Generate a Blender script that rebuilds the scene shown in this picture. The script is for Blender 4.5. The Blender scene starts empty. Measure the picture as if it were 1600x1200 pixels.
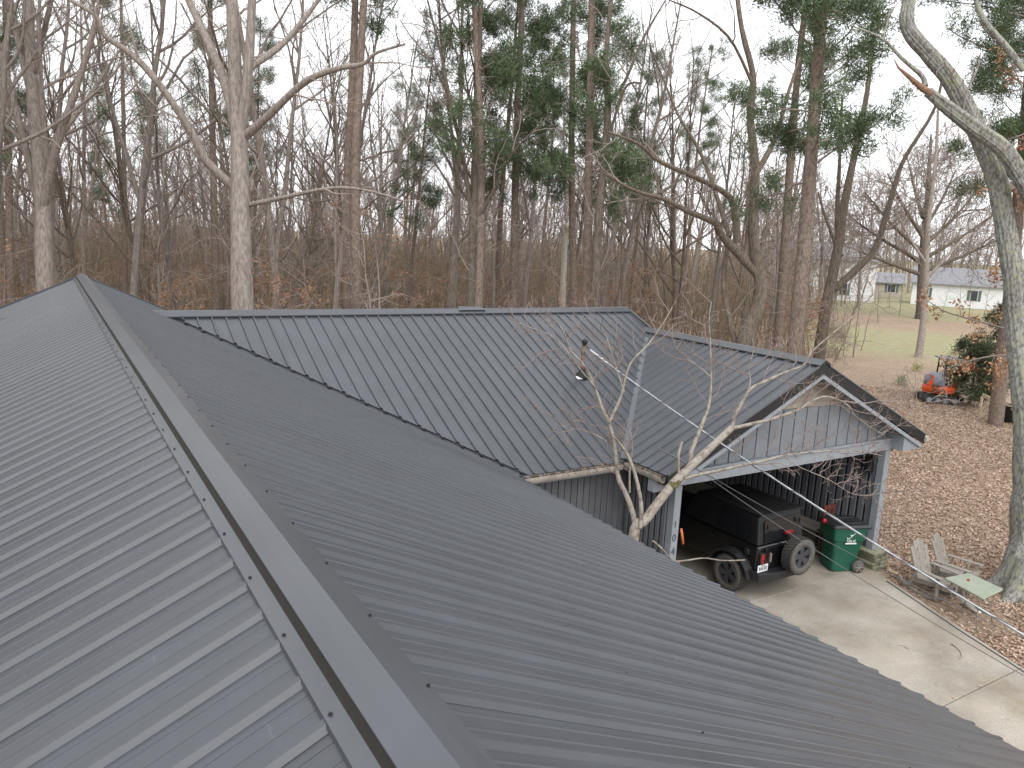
import bpy, bmesh, math, random
import numpy as np
from mathutils import Vector, Matrix
R = math.radians
scene = bpy.context.scene
col = scene.collection

# ------------------------------------------------------------ camera
F_PX, PITCH, ROLL, YAW, EYE = 1194.8, R(10.8816), R(2.7821), R(31.8567), 7.316
_fw = Vector((math.sin(YAW)*math.cos(PITCH), math.cos(YAW)*math.cos(PITCH), -math.sin(PITCH)))
_rt0 = Vector((math.cos(YAW), -math.sin(YAW), 0)); _up0 = _rt0.cross(_fw)
_rt = math.cos(ROLL)*_rt0 + math.sin(ROLL)*_up0
_up = -math.sin(ROLL)*_rt0 + math.cos(ROLL)*_up0
cam_d = bpy.data.cameras.new('camera'); cam = bpy.data.objects.new('camera', cam_d); col.objects.link(cam)
cam_d.sensor_width = 36; cam_d.lens = F_PX/1600*36; cam_d.clip_start = .05; cam_d.clip_end = 3000
cam.matrix_world = Matrix(((_rt.x, _up.x, -_fw.x, 0), (_rt.y, _up.y, -_fw.y, 0), (_rt.z, _up.z, -_fw.z, EYE), (0, 0, 0, 1)))
scene.camera = cam
def at(x, y, D):
    """point seen at photo pixel (x, y), D metres in front of the lens"""
    return Vector((0, 0, EYE)) + (_fw + _rt*((x-800)/F_PX) + _up*((600-y)/F_PX))*D
def at_z(x, y, z=0):
    v = _fw + _rt*((x-800)/F_PX) + _up*((600-y)/F_PX)
    return Vector((0, 0, EYE)) + v*((z-EYE)/v.z)

# ------------------------------------------------------------ sky, sun, exposure
w = bpy.data.worlds.new('World'); scene.world = w; w.use_nodes = True
nt = w.node_tree; bg = nt.nodes['Background']
sky = nt.nodes.new('ShaderNodeTexSky'); sky.sky_type = 'NISHITA'; sky.sun_disc = False
SUN_EL, SUN_AZ = R(50), R(200)
sky.sun_elevation = SUN_EL; sky.sun_rotation = SUN_AZ; sky.dust_density = 4; sky.air_density = 1
hs = nt.nodes.new('ShaderNodeHueSaturation'); hs.inputs['Saturation'].default_value = .12
mx = nt.nodes.new('ShaderNodeMix'); mx.data_type = 'RGBA'; mx.inputs[0].default_value = .85
mx.inputs[7].default_value = (8.6, 8.75, 9.1, 1)       # even overcast cloud
nt.links.new(sky.outputs[0], hs.inputs['Color']); nt.links.new(hs.outputs[0], mx.inputs[6])
nt.links.new(mx.outputs[2], bg.inputs[0]); bg.inputs[1].default_value = .15
sd = bpy.data.lights.new('sun', 'SUN'); sd.energy = 1.1; sd.angle = R(60); sd.color = (1, .97, .93)
sun = bpy.data.objects.new('sun', sd); col.objects.link(sun)
sdir = Vector((math.sin(SUN_AZ)*math.cos(SUN_EL), math.cos(SUN_AZ)*math.cos(SUN_EL), math.sin(SUN_EL)))
sun.rotation_euler = sdir.to_track_quat('Z', 'Y').to_euler(); sun.location = (0, 0, 60)
scene.view_settings.view_transform = 'Standard'; scene.view_settings.look = 'None'
scene.view_settings.exposure = .45; scene.view_settings.gamma = 1

# ------------------------------------------------------------ materials
def mat(name, c, rough=.7, var=.0, scale=3., c2=None, metal=0, bump=0, bscale=20, spec=.5, rnd=0, stretch=None, coat=0, thr=None, objco=True):
    m = bpy.data.materials.new(name); m.use_nodes = True; n = m.node_tree; b = n.nodes['Principled BSDF']
    b.inputs['Roughness'].default_value = rough; b.inputs['Metallic'].default_value = metal
    b.inputs['Specular IOR Level'].default_value = spec; b.inputs['Coat Weight'].default_value = coat
    b.inputs['Base Color'].default_value = (*c, 1)
    tc = n.nodes.new('ShaderNodeTexCoord'); src = tc.outputs['Object']
    if stretch:
        mp = n.nodes.new('ShaderNodeMapping'); mp.inputs['Scale'].default_value = stretch
        n.links.new(src, mp.inputs[0]); src = mp.outputs[0]
    out = None
    if var or c2:
        nz = n.nodes.new('ShaderNodeTexNoise'); nz.inputs['Scale'].default_value = scale; nz.inputs['Detail'].default_value = 6; nz.inputs['Roughness'].default_value = .65
        n.links.new(src, nz.inputs[0])
        cr = n.nodes.new('ShaderNodeValToRGB')
        if thr is None: thr = (.32, .68)
        cr.color_ramp.elements[0].position, cr.color_ramp.elements[1].position = thr
        a = c2 if c2 else tuple(x*(1-var) for x in c); d = c if c2 else tuple(min(1, x*(1+var)) for x in c)
        cr.color_ramp.elements[0].color = (*a, 1); cr.color_ramp.elements[1].color = (*d, 1)
        n.links.new(nz.outputs[0], cr.inputs[0]); out = cr.outputs[0]
    if rnd:
        oi = n.nodes.new('ShaderNodeObjectInfo'); mr = n.nodes.new('ShaderNodeMapRange')
        mr.inputs[3].default_value = 1-rnd; mr.inputs[4].default_value = 1+rnd
        n.links.new(oi.outputs['Random'], mr.inputs[0])
        vm = n.nodes.new('ShaderNodeVectorMath'); vm.operation = 'SCALE'
        if out: n.links.new(out, vm.inputs[0])
        else: vm.inputs[0].default_value = c
        n.links.new(mr.outputs[0], vm.inputs['Scale']); out = vm.outputs[0]
    if out: n.links.new(out, b.inputs['Base Color'])
    if bump:
        nb = n.nodes.new('ShaderNodeTexNoise'); nb.inputs['Scale'].default_value = bscale; nb.inputs['Detail'].default_value = 5
        n.links.new(src, nb.inputs[0]); bp = n.nodes.new('ShaderNodeBump'); bp.inputs['Strength'].default_value = bump; bp.inputs['Distance'].default_value = .02
        n.links.new(nb.outputs[0], bp.inputs['Height']); n.links.new(bp.outputs[0], b.inputs['Normal'])
    return m
M = {}
def roof_metal():
    m = mat('charcoal_roof_metal', (.052, .0565, .066), .3, .16, 1.3, rnd=.06, spec=.62)
    n = m.node_tree; b = n.nodes['Principled BSDF']; tc = n.nodes.new('ShaderNodeTexCoord')
    # pale scuffs and handling smears along the sheet
    mp = n.nodes.new('ShaderNodeMapping'); mp.inputs['Scale'].default_value = (9, 1.1, 1)
    nz = n.nodes.new('ShaderNodeTexNoise'); nz.inputs['Scale'].default_value = 2.3; nz.inputs['Detail'].default_value = 9; nz.inputs['Roughness'].default_value = .72
    geo = n.nodes.new('ShaderNodeNewGeometry')
    n.links.new(geo.outputs['Position'], mp.inputs[0]); n.links.new(mp.outputs[0], nz.inputs[0])
    cr = n.nodes.new('ShaderNodeValToRGB'); cr.color_ramp.elements[0].position = .66; cr.color_ramp.elements[1].position = .80
    n.links.new(nz.outputs[0], cr.inputs[0])
    old = b.inputs['Base Color'].links[0].from_socket
    mx = n.nodes.new('ShaderNodeMix'); mx.data_type = 'RGBA'; mx.inputs[7].default_value = (.17, .175, .185, 1)
    ml = n.nodes.new('ShaderNodeMath'); ml.operation = 'MULTIPLY'; ml.inputs[1].default_value = .6
    n.links.new(cr.outputs[0], ml.inputs[0]); n.links.new(ml.outputs[0], mx.inputs[0]); n.links.new(old, mx.inputs[6]); n.links.new(mx.outputs[2], b.inputs['Base Color'])
    mr = n.nodes.new('ShaderNodeMapRange'); mr.inputs[3].default_value = .24; mr.inputs[4].default_value = .38
    n2 = n.nodes.new('ShaderNodeTexNoise'); n2.inputs['Scale'].default_value = 1.7; n2.inputs['Detail'].default_value = 4; n.links.new(geo.outputs['Position'], n2.inputs[0])
    n.links.new(n2.outputs[0], mr.inputs[0]); n.links.new(mr.outputs[0], b.inputs['Roughness'])
    # slight oil-canning
    nb = n.nodes.new('ShaderNodeTexNoise'); nb.inputs['Scale'].default_value = 2.2; n.links.new(geo.outputs['Position'], nb.inputs[0])
    bp = n.nodes.new('ShaderNodeBump'); bp.inputs['Strength'].default_value = .12; bp.inputs['Distance'].default_value = .02
    n.links.new(nb.outputs[0], bp.inputs['Height']); n.links.new(bp.outputs[0], b.inputs['Normal'])
    return m
M['roof'] = roof_metal()
M['cap'] = mat('ridge_cap_metal', (.060, .065, .074), .28, .10, 1.5, spec=.65)
M['vent'] = mat('vent_foam', (.022, .02, .017), .95, .3, 60)
M['screw'] = mat('screw_head', (.02, .02, .022), .4)
M['black_trim'] = mat('black_trim', (.012, .012, .014), .5, .2, 4)
M['grey_trim'] = mat('grey_trim_paint', (.27, .295, .325), .6, .1, 5, bump=.1)
M['grey_board'] = mat('grey_board_paint', (.19, .207, .23), .65, .12, 3, bump=.15, rnd=.04)
M['tan_board'] = mat('weathered_tan_board', (.30, .26, .22), .8, .22, 4, bump=.2, rnd=.06)
M['soffit'] = mat('soffit_board', (.16, .16, .165), .8, .15, 3)
M['dark_siding'] = mat('dark_siding', (.14, .147, .162), .6, .15, 4, rnd=.08, bump=.1)
M['dark_back'] = mat('dark_backing', (.025, .026, .03), .9, .2, 4)
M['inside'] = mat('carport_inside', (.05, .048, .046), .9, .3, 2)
M['gutter'] = mat('gutter_aluminium', (.46, .42, .37), .55, .25, 5)
M['debris'] = mat('wet_leaf_debris', (.13, .085, .055), .9, .5, 30, bump=.5)
M['galv'] = mat('rusty_pipe', (.20, .13, .09), .7, .4, 14)
M['rubber'] = mat('rubber_boot', (.02, .02, .02), .8)
M['alu'] = mat('bare_cable', (.5, .51, .53), .38, .25, 9, metal=.85)
M['wire'] = mat('thin_wire', (.12, .12, .125), .5)
M['white'] = mat('white_plastic', (.75, .75, .73), .5)
M['concrete'] = None
M['jeep'] = mat('black_car_paint', (.008, .008, .009), .28, .3, 6, coat=.5)
M['jeep_top'] = mat('black_hardtop', (.010, .010, .011), .55, .25, 9, bump=.1, bscale=120)
M['plastic'] = mat('black_plastic', (.018, .019, .021), .5, .2, 9)
M['glass'] = mat('tinted_glass', (.012, .013, .015), .08, spec=.6)
M['tyre'] = mat('dusty_tyre', (.105, .098, .09), .9, .25, 18, bump=.2)
M['tread'] = mat('tyre_tread', (.05, .048, .046), .9, .4, 25)
M['rim'] = mat('dark_rim', (.065, .068, .076), .4, metal=.3)
M['red'] = mat('red_lens', (.32, .012, .018), .25)
M['plate'] = mat('plate_white', (.75, .76, .78), .4)
M['ink'] = mat('dark_print', (.035, .04, .05), .6)
M['orange_p'] = mat('orange_plastic', (.7, .2, .06), .5)
M['bin'] = mat('green_bin_plastic', (.010, .092, .056), .48, .15, 3)
M['binlid'] = mat('black_bin_lid', (.022, .023, .025), .45, .2, 4)
M['stone'] = mat('mossy_stone', (.34, .33, .27), .9, c2=(.16, .17, .08), scale=7, bump=.5, rnd=.15)
M['chair'] = mat('weathered_resin', (.27, .243, .213), .65, .15, 6, rnd=.03)
M['table'] = mat('pale_green_tabletop', (.29, .32, .25), .5, .12, 4)
M['tableleg'] = mat('tan_metal_leg', (.33, .29, .23), .5)
M['wood'] = mat('pale_lumber', (.52, .42, .29), .8, .2, 6)
M['blacktub'] = mat('black_tub', (.012, .012, .013), .6)
M['orange'] = mat('orange_machine_paint', (.75, .10, .02), .4, .1, 4)
M['greyhood'] = mat('grey_machine_hood', (.20, .22, .25), .5, .3, 5)
M['track'] = mat('rubber_track', (.04, .038, .036), .9, .3, 10)
M['pole'] = mat('old_pole_wood', (.36, .33, .26), .85, .2, 3, stretch=(6, 6, .6))
M['hwhite'] = mat('white_siding', (.78, .79, .8), .6, .04, 2)
M['hroof'] = mat('grey_shingle', (.22, .22, .235), .9, .2, 3)
M['htan'] = mat('tan_siding', (.45, .40, .33), .7, .08, 2)
M['hglass'] = mat('house_window', (.05, .06, .075), .15)
M['hgreen'] = mat('green_shutter', (.10, .14, .14), .6)
M['rust'] = mat('rust_red_paint', (.17, .045, .028), .75, .3, 7)
M['blue'] = mat('blue_plastic', (.05, .07, .12), .5)
M['fence'] = mat('fence_metal', (.2, .21, .2), .6)

def bark(name, a, b, sc, rnd=.15, st=(7, 7, 1.2), bump=.7):
    return mat(name, a, .92, c2=b, scale=sc, stretch=st, bump=bump, bscale=6, rnd=rnd, thr=(.36, .62), spec=.2)
M['bark_oak'] = bark('pale_oak_bark', (.36, .315, .28), (.19, .16, .14), 2.2)
M['bark_grey'] = bark('grey_bark', (.30, .26, .23), (.16, .135, .12), 2.5, .28)
M['bark_pine'] = bark('pine_bark', (.25, .195, .16), (.115, .088, .072), 3, .12, (5, 5, 2))
M['bark_dark'] = bark('dark_mossy_bark', (.20, .16, .135), (.09, .078, .055), 2)
M['twig'] = mat('bare_twig', (.30, .25, .22), .9, rnd=.22, spec=.2)  # tone lightened to stand in for haze over the woods
M['twig_red'] = mat('reddish_twig', (.26, .20, .18), .9, spec=.2)
M['needle'] = mat('pine_needles', (.125, .175, .082), .6, c2=(.065, .10, .05), scale=.9, rnd=.12, spec=.3)
M['cedar'] = mat('cedar_foliage', (.085, .10, .05), .7, c2=(.045, .058, .032), scale=2.5, spec=.2)
M['brown_leaf'] = mat('dead_brown_leaves', (.40, .225, .125), .8, c2=(.24, .135, .085), scale=1.6, rnd=.18, spec=.2)
M['brush'] = mat('dry_brush', (.27, .21, .155), .9, c2=(.15, .12, .085), scale=.8, spec=.2)
M['bark_smooth'] = mat('smooth_pale_bark', (.34, .305, .265), .85, c2=(.17, .14, .115), scale=9, thr=(.36, .56), bump=.25, bscale=25, spec=.2)
M['moss'] = mat('moss', (.11, .10, .04), .95, .6, 14, bump=.6)
M['peeled'] = mat('peeled_wood', (.46, .29, .19), .8, .25, 8)
M['orange_wood'] = mat('fresh_split_wood', (.23, .135, .085), .8, .3, 9)
def lichen():
    m = mat('lichen_bark', (.35, .355, .325), .95, c2=(.17, .16, .14), scale=9, stretch=(2.2, 2.2, .9), bump=1.0, bscale=12, thr=(.42, .56), spec=.15)
    n = m.node_tree; b = n.nodes['Principled BSDF']; old = b.inputs['Base Color'].links[0].from_socket
    tc = n.nodes.new('ShaderNodeTexCoord'); nz = n.nodes.new('ShaderNodeTexNoise'); nz.inputs['Scale'].default_value = 5; nz.inputs['Detail'].default_value = 9
    n.links.new(tc.outputs['Object'], nz.inputs[0]); cr = n.nodes.new('ShaderNodeValToRGB'); cr.color_ramp.elements[0].position = .54; cr.color_ramp.elements[1].position = .66
    n.links.new(nz.outputs[0], cr.inputs[0]); mx = n.nodes.new('ShaderNodeMix'); mx.data_type = 'RGBA'; mx.inputs[7].default_value = (.34, .345, .25, 1)
    n.links.new(cr.outputs[0], mx.inputs[0]); n.links.new(old, mx.inputs[6]); n.links.new(mx.outputs[2], b.inputs['Base Color'])
    return m
M['lichen'] = lichen()

def ramp(n, src, stops):
    cr = n.nodes.new('ShaderNodeValToRGB'); e = cr.color_ramp.elements
    while len(e) < len(stops): e.new(.5)
    for k, (p, c) in enumerate(stops): e[k].position = p; e[k].color = (*c, 1)
    n.links.new(src, cr.inputs[0]); return cr.outputs[0]
def noise(n, src, scale, detail=6, rough=.6):
    z = n.nodes.new('ShaderNodeTexNoise'); z.inputs['Scale'].default_value = scale; z.inputs['Detail'].default_value = detail; z.inputs['Roughness'].default_value = rough
    n.links.new(src, z.inputs[0]); return z.outputs[0]
def mixc(n, fac, a, b):
    mx = n.nodes.new('ShaderNodeMix'); mx.data_type = 'RGBA'
    n.links.new(fac, mx.inputs[0])
    for s, v in ((6, a), (7, b)):
        if isinstance(v, tuple): mx.inputs[s].default_value = (*v, 1)
        else: n.links.new(v, mx.inputs[s])
    return mx.outputs[2]
def ground_mat():
    m = bpy.data.materials.new('leaf_litter_ground'); m.use_nodes = True; n = m.node_tree; b = n.nodes['Principled BSDF']
    b.inputs['Roughness'].default_value = .95; b.inputs['Specular IOR Level'].default_value = .15
    g = n.nodes.new('ShaderNodeNewGeometry').outputs['Position']
    vo = n.nodes.new('ShaderNodeTexVoronoi'); vo.inputs['Scale'].default_value = 11; n.links.new(g, vo.inputs[0])
    leaf = ramp(n, vo.outputs['Color'], [(0, (.19, .13, .09)), (.4, (.30, .22, .16)), (.75, (.39, .295, .225)), (1, (.47, .375, .295))])
    big = noise(n, g, .35, 5)
    soil = ramp(n, noise(n, g, 6), [(.3, (.20, .15, .10)), (.7, (.31, .24, .165))])
    c = mixc(n, ramp(n, big, [(.42, (0, 0, 0)), (.66, (.75, .75, .75))]), leaf, soil)
    # lawn far to the right of the house: a strip of thin winter grass
    sep = n.nodes.new('ShaderNodeSeparateXYZ'); n.links.new(g, sep.inputs[0])
    grass = ramp(n, noise(n, g, 1.5), [(.3, (.24, .22, .125)), (.7, (.33, .33, .19))])
    def step(sock, lo, hi):
        mr = n.nodes.new('ShaderNodeMapRange'); mr.inputs[1].default_value = lo; mr.inputs[2].default_value = hi; mr.clamp = True; n.links.new(sock, mr.inputs[0]); return mr.outputs[0]
    def mul(a, bb):
        mm = n.nodes.new('ShaderNodeMath'); mm.operation = 'MULTIPLY'; n.links.new(a, mm.inputs[0]); n.links.new(bb, mm.inputs[1]); return mm.outputs[0]
    dm = n.nodes.new('ShaderNodeVectorMath'); dm.operation = 'DOT_PRODUCT'; dm.inputs[1].default_value = (.87, .5, 0); n.links.new(g, dm.inputs[0])
    wob = noise(n, g, .12, 3); ad = n.nodes.new('ShaderNodeMath'); ad.operation = 'MULTIPLY_ADD'; ad.inputs[1].default_value = 22; n.links.new(wob, ad.inputs[0]); n.links.new(dm.outputs['Value'], ad.inputs[2])
    f = mul(step(ad.outputs[0], 70, 76), step(ad.outputs[0], 104, 94))
    f2 = step(ad.outputs[0], 112, 120)
    mxx = n.nodes.new('ShaderNodeMath'); mxx.operation = 'MAXIMUM'; n.links.new(f, mxx.inputs[0]); n.links.new(f2, mxx.inputs[1])
    az = n.nodes.new('ShaderNodeMath'); az.operation = 'DIVIDE'; n.links.new(sep.outputs[1], az.inputs[0]); n.links.new(sep.outputs[0], az.inputs[1])
    fr = mul(mxx.outputs[0], step(az.outputs[0], .86, .72))
    fr = mul(fr, ramp(n, noise(n, g, .5), [(.3, (.45,)*3), (.6, (1,)*3)]))
    c = mixc(n, fr, c, grass)
    n.links.new(c, b.inputs['Base Color'])
    bp = n.nodes.new('ShaderNodeBump'); bp.inputs['Strength'].default_value = .5; bp.inputs['Distance'].default_value = .03
    n.links.new(vo.outputs['Distance'], bp.inputs['Height']); n.links.new(bp.outputs[0], b.inputs['Normal'])
    return m
M['ground'] = ground_mat()
def concrete_mat():
    m = bpy.data.materials.new('stained_concrete'); m.use_nodes = True; n = m.node_tree; b = n.nodes['Principled BSDF']
    b.inputs['Roughness'].default_value = .85; b.inputs['Specular IOR Level'].default_value = .25
    g = n.nodes.new('ShaderNodeNewGeometry').outputs['Position']
    c = ramp(n, noise(n, g, .75, 8, .62), [(.30, (.225, .19, .15)), (.46, (.335, .30, .25)), (.60, (.42, .388, .337)), (.74, (.50, .47, .42))])
    c = mixc(n, ramp(n, noise(n, g, .42, 4), [(.56, (0,)*3), (.70, (.5,)*3)]), c, (.40, .32, .185))
    c = mixc(n, ramp(n, noise(n, g, 26, 8, .8), [(.40, (.45,)*3), (.58, (0,)*3)]), c, (.17, .145, .12))
    c = mixc(n, ramp(n, noise(n, g, .9, 3), [(.4, (.0,)*3), (.7, (.35,)*3)]), c, (.47, .40, .32))
    c = mixc(n, ramp(n, noise(n, g, 4.5, 6, .7), [(.60, (0,)*3), (.74, (.5,)*3)]), c, (.13, .115, .09))
    n.links.new(c, b.inputs['Base Color'])
    bp = n.nodes.new('ShaderNodeBump'); bp.inputs['Strength'].default_value = .25; bp.inputs['Distance'].default_value = .01
    n.links.new(noise(n, g, 60, 6), bp.inputs['Height']); n.links.new(bp.outputs[0], b.inputs['Normal'])
    return m
M['concrete'] = concrete_mat()

# ------------------------------------------------------------ mesh helpers
def quads_mesh(name, V, Fq):
    me = bpy.data.meshes.new(name); V = np.asarray(V, np.float32); Fq = np.asarray(Fq, np.int32)
    me.vertices.add(len(V)); me.vertices.foreach_set('co', V.ravel())
    me.loops.add(Fq.size); me.loops.foreach_set('vertex_index', Fq.ravel())
    me.polygons.add(len(Fq)); me.polygons.foreach_set('loop_start', np.arange(0, Fq.size, 4, dtype=np.int32))
    me.polygons.foreach_set('loop_total', np.full(len(Fq), 4, np.int32))
    me.update(calc_edges=True); me.polygons.foreach_set('use_smooth', np.zeros(len(Fq), bool)); me.validate(); return me
def smooth_all(me): me.polygons.foreach_set('use_smooth', np.ones(len(me.polygons), bool)); me.update()
def tube_np(pts, rad, sides):
    P = np.asarray(pts, float); r = np.asarray(rad, float); n = len(P)
    T = np.gradient(P, axis=0); T /= np.linalg.norm(T, axis=1)[:, None]+1e-9
    ref = np.array([0, 0, 1.]) if abs(T[:, 2]).mean() < .8 else np.array([1., 0, 0])
    A = np.cross(T, ref); A /= np.linalg.norm(A, axis=1)[:, None]+1e-9; B = np.cross(T, A)
    a = np.arange(sides)*2*np.pi/sides
    V = P[:, None, :] + r[:, None, None]*(np.cos(a)[None, :, None]*A[:, None, :] + np.sin(a)[None, :, None]*B[:, None, :])
    i = np.arange(n-1)[:, None]*sides; j = np.arange(sides)[None, :]; j2 = (j+1) % sides
    Fq = np.stack([i+j, i+j2, i+sides+j2, i+sides+j], -1).reshape(-1, 4)
    return V.reshape(-1, 3), Fq
class Acc:
    def __init__(s): s.V, s.F, s.n = [], [], 0
    def add(s, V, Fq): s.V.append(V); s.F.append(Fq+s.n); s.n += len(V)
    def mesh(s, name, material, smooth=True):
        me = quads_mesh(name, np.concatenate(s.V), np.concatenate(s.F)); me.materials.append(material)
        if smooth: smooth_all(me)
        return me
def put(o, parent=None):
    col.objects.link(o)
    if parent is not None:
        o.parent = parent; o.matrix_parent_inverse = parent.matrix_basis.inverted()
    return o
def tag(o, label, cat=None, group=None, kind=None):
    if label: o['label'] = label
    if cat: o['category'] = cat
    if group: o['group'] = group
    if kind: o['kind'] = kind
    return o
def thing(name, label, cat, loc=(0, 0, 0), group=None):
    o = bpy.data.objects.new(name, None); o.empty_display_size = .2; col.objects.link(o); o.location = loc
    return tag(o, label, cat, group)
def meshobj(name, me, parent=None): return put(bpy.data.objects.new(name, me), parent)
def copy_tree(o, parent=None):
    c = o.copy(); col.objects.link(c); c.parent = parent
    for ch in list(o.children): copy_tree(ch, c)
    return c
class MB:
    def __init__(s): s.v, s.f = [], []
    def add(s, vs, fs):
        k = len(s.v); s.v += [tuple(p) for p in vs]; s.f += [tuple(i+k for i in f) for f in fs]; return s
    def box(s, c, d, rot=None):
        c = Vector(c); h = Vector(d)/2; vs = []
        for x in (-1, 1):
            for y in (-1, 1):
                for z in (-1, 1):
                    p = Vector((x*h.x, y*h.y, z*h.z)); vs.append(c+(rot @ p if rot else p))
        return s.add(vs, [(0, 1, 3, 2), (4, 6, 7, 5), (0, 4, 5, 1), (2, 3, 7, 6), (0, 2, 6, 4), (1, 5, 7, 3)])
    def beam(s, a, b, wd, ht, up=(0, 0, 1)):
        a = Vector(a); b = Vector(b); t = (b-a).normalized(); sd = t.cross(Vector(up))
        if sd.length < 1e-4: sd = t.cross(Vector((1, 0, 0)))
        sd.normalize(); u = sd.cross(t)
        return s.box((a+b)/2, ((b-a).length, wd, ht), Matrix((t, sd, u)).transposed())
    def tube(s, pts, rad, n=8, cap=True):
        if not hasattr(rad, '__len__'): rad = [rad]*len(pts)
        V, Fq = tube_np([tuple(p) for p in pts], rad, n); k = len(V)
        fs = [tuple(int(i) for i in f) for f in Fq]
        if cap: fs += [tuple(range(n))[::-1], tuple(range(k-n, k))]
        return s.add([tuple(map(float, v)) for v in V], fs)
    def lathe(s, prof, c, ax, n=24, cap=True):
        """prof: (r, h) pairs along axis ax from c"""
        ax = Vector(ax).normalized(); a = ax.orthogonal().normalized(); b = ax.cross(a); c = Vector(c); vs, fs = [], []
        for (r, h) in prof:
            for k in range(n):
                t = 2*math.pi*k/n; vs.append(c+ax*h+(a*math.cos(t)+b*math.sin(t))*r)
        for i in range(len(prof)-1):
            for k in range(n): fs.append((i*n+k, i*n+(k+1) % n, (i+1)*n+(k+1) % n, (i+1)*n+k))
        if cap: fs.append(tuple(range(n))[::-1]); fs.append(tuple(range((len(prof)-1)*n, len(prof)*n)))
        return s.add(vs, fs)
    def prism(s, poly, ext):
        """poly: list of 3D points, extruded by vector ext"""
        n = len(poly); ext = Vector(ext); vs = [Vector(p) for p in poly]+[Vector(p)+ext for p in poly]
        return s.add(vs, [tuple(range(n))[::-1], tuple(range(n, 2*n))]+[(i, (i+1) % n, n+(i+1) % n, n+i) for i in range(n)])
    def loft(s, rings):
        n = len(rings[0]); vs = [p for r in rings for p in r]; fs = []
        for i in range(len(rings)-1):
            for k in range(n): fs.append((i*n+k, i*n+(k+1) % n, (i+1)*n+(k+1) % n, (i+1)*n+k))
        fs += [tuple(range(n))[::-1], tuple(range((len(rings)-1)*n, len(rings)*n))]
        return s.add(vs, fs)
    def mesh(s, name, m, smooth=False):
        me = bpy.data.meshes.new(name); me.from_pydata(s.v, [], s.f); me.materials.append(m)
        bm = bmesh.new(); bm.from_mesh(me); bmesh.ops.recalc_face_normals(bm, faces=bm.faces); bm.to_mesh(me); bm.free()
        if smooth: smooth_all(me)
        return me
    def build(s, name, m, parent=None, smooth=False, bevel=0, seg=2):
        o = meshobj(name, s.mesh(name, m, smooth), parent)
        if bevel:
            b = o.modifiers.new('bevel', 'BEVEL'); b.width = bevel; b.segments = seg; b.limit_method = 'ANGLE'; b.angle_limit = R(40)
        return o
def text_mesh(name, txt, size, mtx, m, parent, ext=.002):
    cu = bpy.data.curves.new(name+'_c', 'FONT'); cu.body = txt; cu.size = size; cu.extrude = ext; cu.align_x = 'CENTER'
    t = bpy.data.objects.new(name+'_c', cu); col.objects.link(t)
    me = bpy.data.meshes.new_from_object(t.evaluated_get(bpy.context.evaluated_depsgraph_get()))
    bpy.data.objects.remove(t); bpy.data.curves.remove(cu)
    me.name = name; me.transform(mtx); me.materials.clear(); me.materials.append(m)
    return meshobj(name, me, parent)
rng = random.Random(11)

# ------------------------------------------------------------ ground and driveway
GZ = -.05
g = MB(); g.add([(-900, -900, GZ), (1200, -900, GZ), (1200, 1200, GZ), (-900, 1200, GZ)], [(0, 1, 2, 3)])
tag(g.build('ground', M['ground']), 'brown leaf litter covering the yard and woodland floor', kind='structure')
SLABS = [[(9.9, 9.98), (16.75, 9.98), (16.75, 16.4), (9.9, 16.4)],
         [(8.2, 5.9), (14.98, 5.9), (16.22, 9.3), (16.45, 9.966), (8.2, 9.966)],
         [(7.4, -9), (13.0, -9), (14.0, 2.5), (14.975, 5.886), (7.4, 5.886)]]
for k, poly in enumerate(SLABS):
    d = MB().prism([(x, y, -.14) for x, y in poly], (0, 0, .14))
    o = d.build('driveway' if k else 'carport_floor', M['concrete'], bevel=.01, seg=1)
    tag(o, ['stained concrete floor under the carport roof', 'pale stained concrete driveway slab in front of the carport', 'concrete driveway running on past the main roof eave'][k], kind='structure')

# ------------------------------------------------------------ house
XR, ZR, S1, YG, XE = .7329, 6.0845, .4591, 18.22, 6.7143
YW, ZW, S2, XW, YE = 15.8428, 5.5326, .4673, 13.3467, 10.8084
XC, ZC, S3, YC, CW = 13.33, 5.0917, .4641, 9.5828, 4.0
house = thing('house', 'single-storey house with charcoal ribbed metal roofs and an open carport', 'house', (9.9, 10, 0))
def panel_profile(pitch, nrib):
    hr, hb, ht = (.028, .025, .013) if pitch > .25 else (.019, .026, .012)
    pr = []
    for k in range(nrib):
        u0 = k*pitch
        pr += [(u0-hb, 0), (u0-ht, hr), (u0+ht, hr), (u0+hb, 0)]
        for q in (1/3, 2/3):
            u = u0+pitch*q; pr += [(u-.011, 0), (u-.004, .002), (u+.004, .002), (u+.011, 0)]
    pr.append((nrib*pitch-.0285, 0)); return pr
def panel_mesh(pitch, nrib, L, sag=None):
    pr = panel_profile(pitch, nrib); n = len(pr); V, Fq = [], []
    for v in (0, L): V += [(u, v, h) for u, h in pr]
    for i in range(n-1): Fq.append((i, i+1, n+i+1, n+i))
    return quads_mesh('roof_panel', V, Fq)
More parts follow.
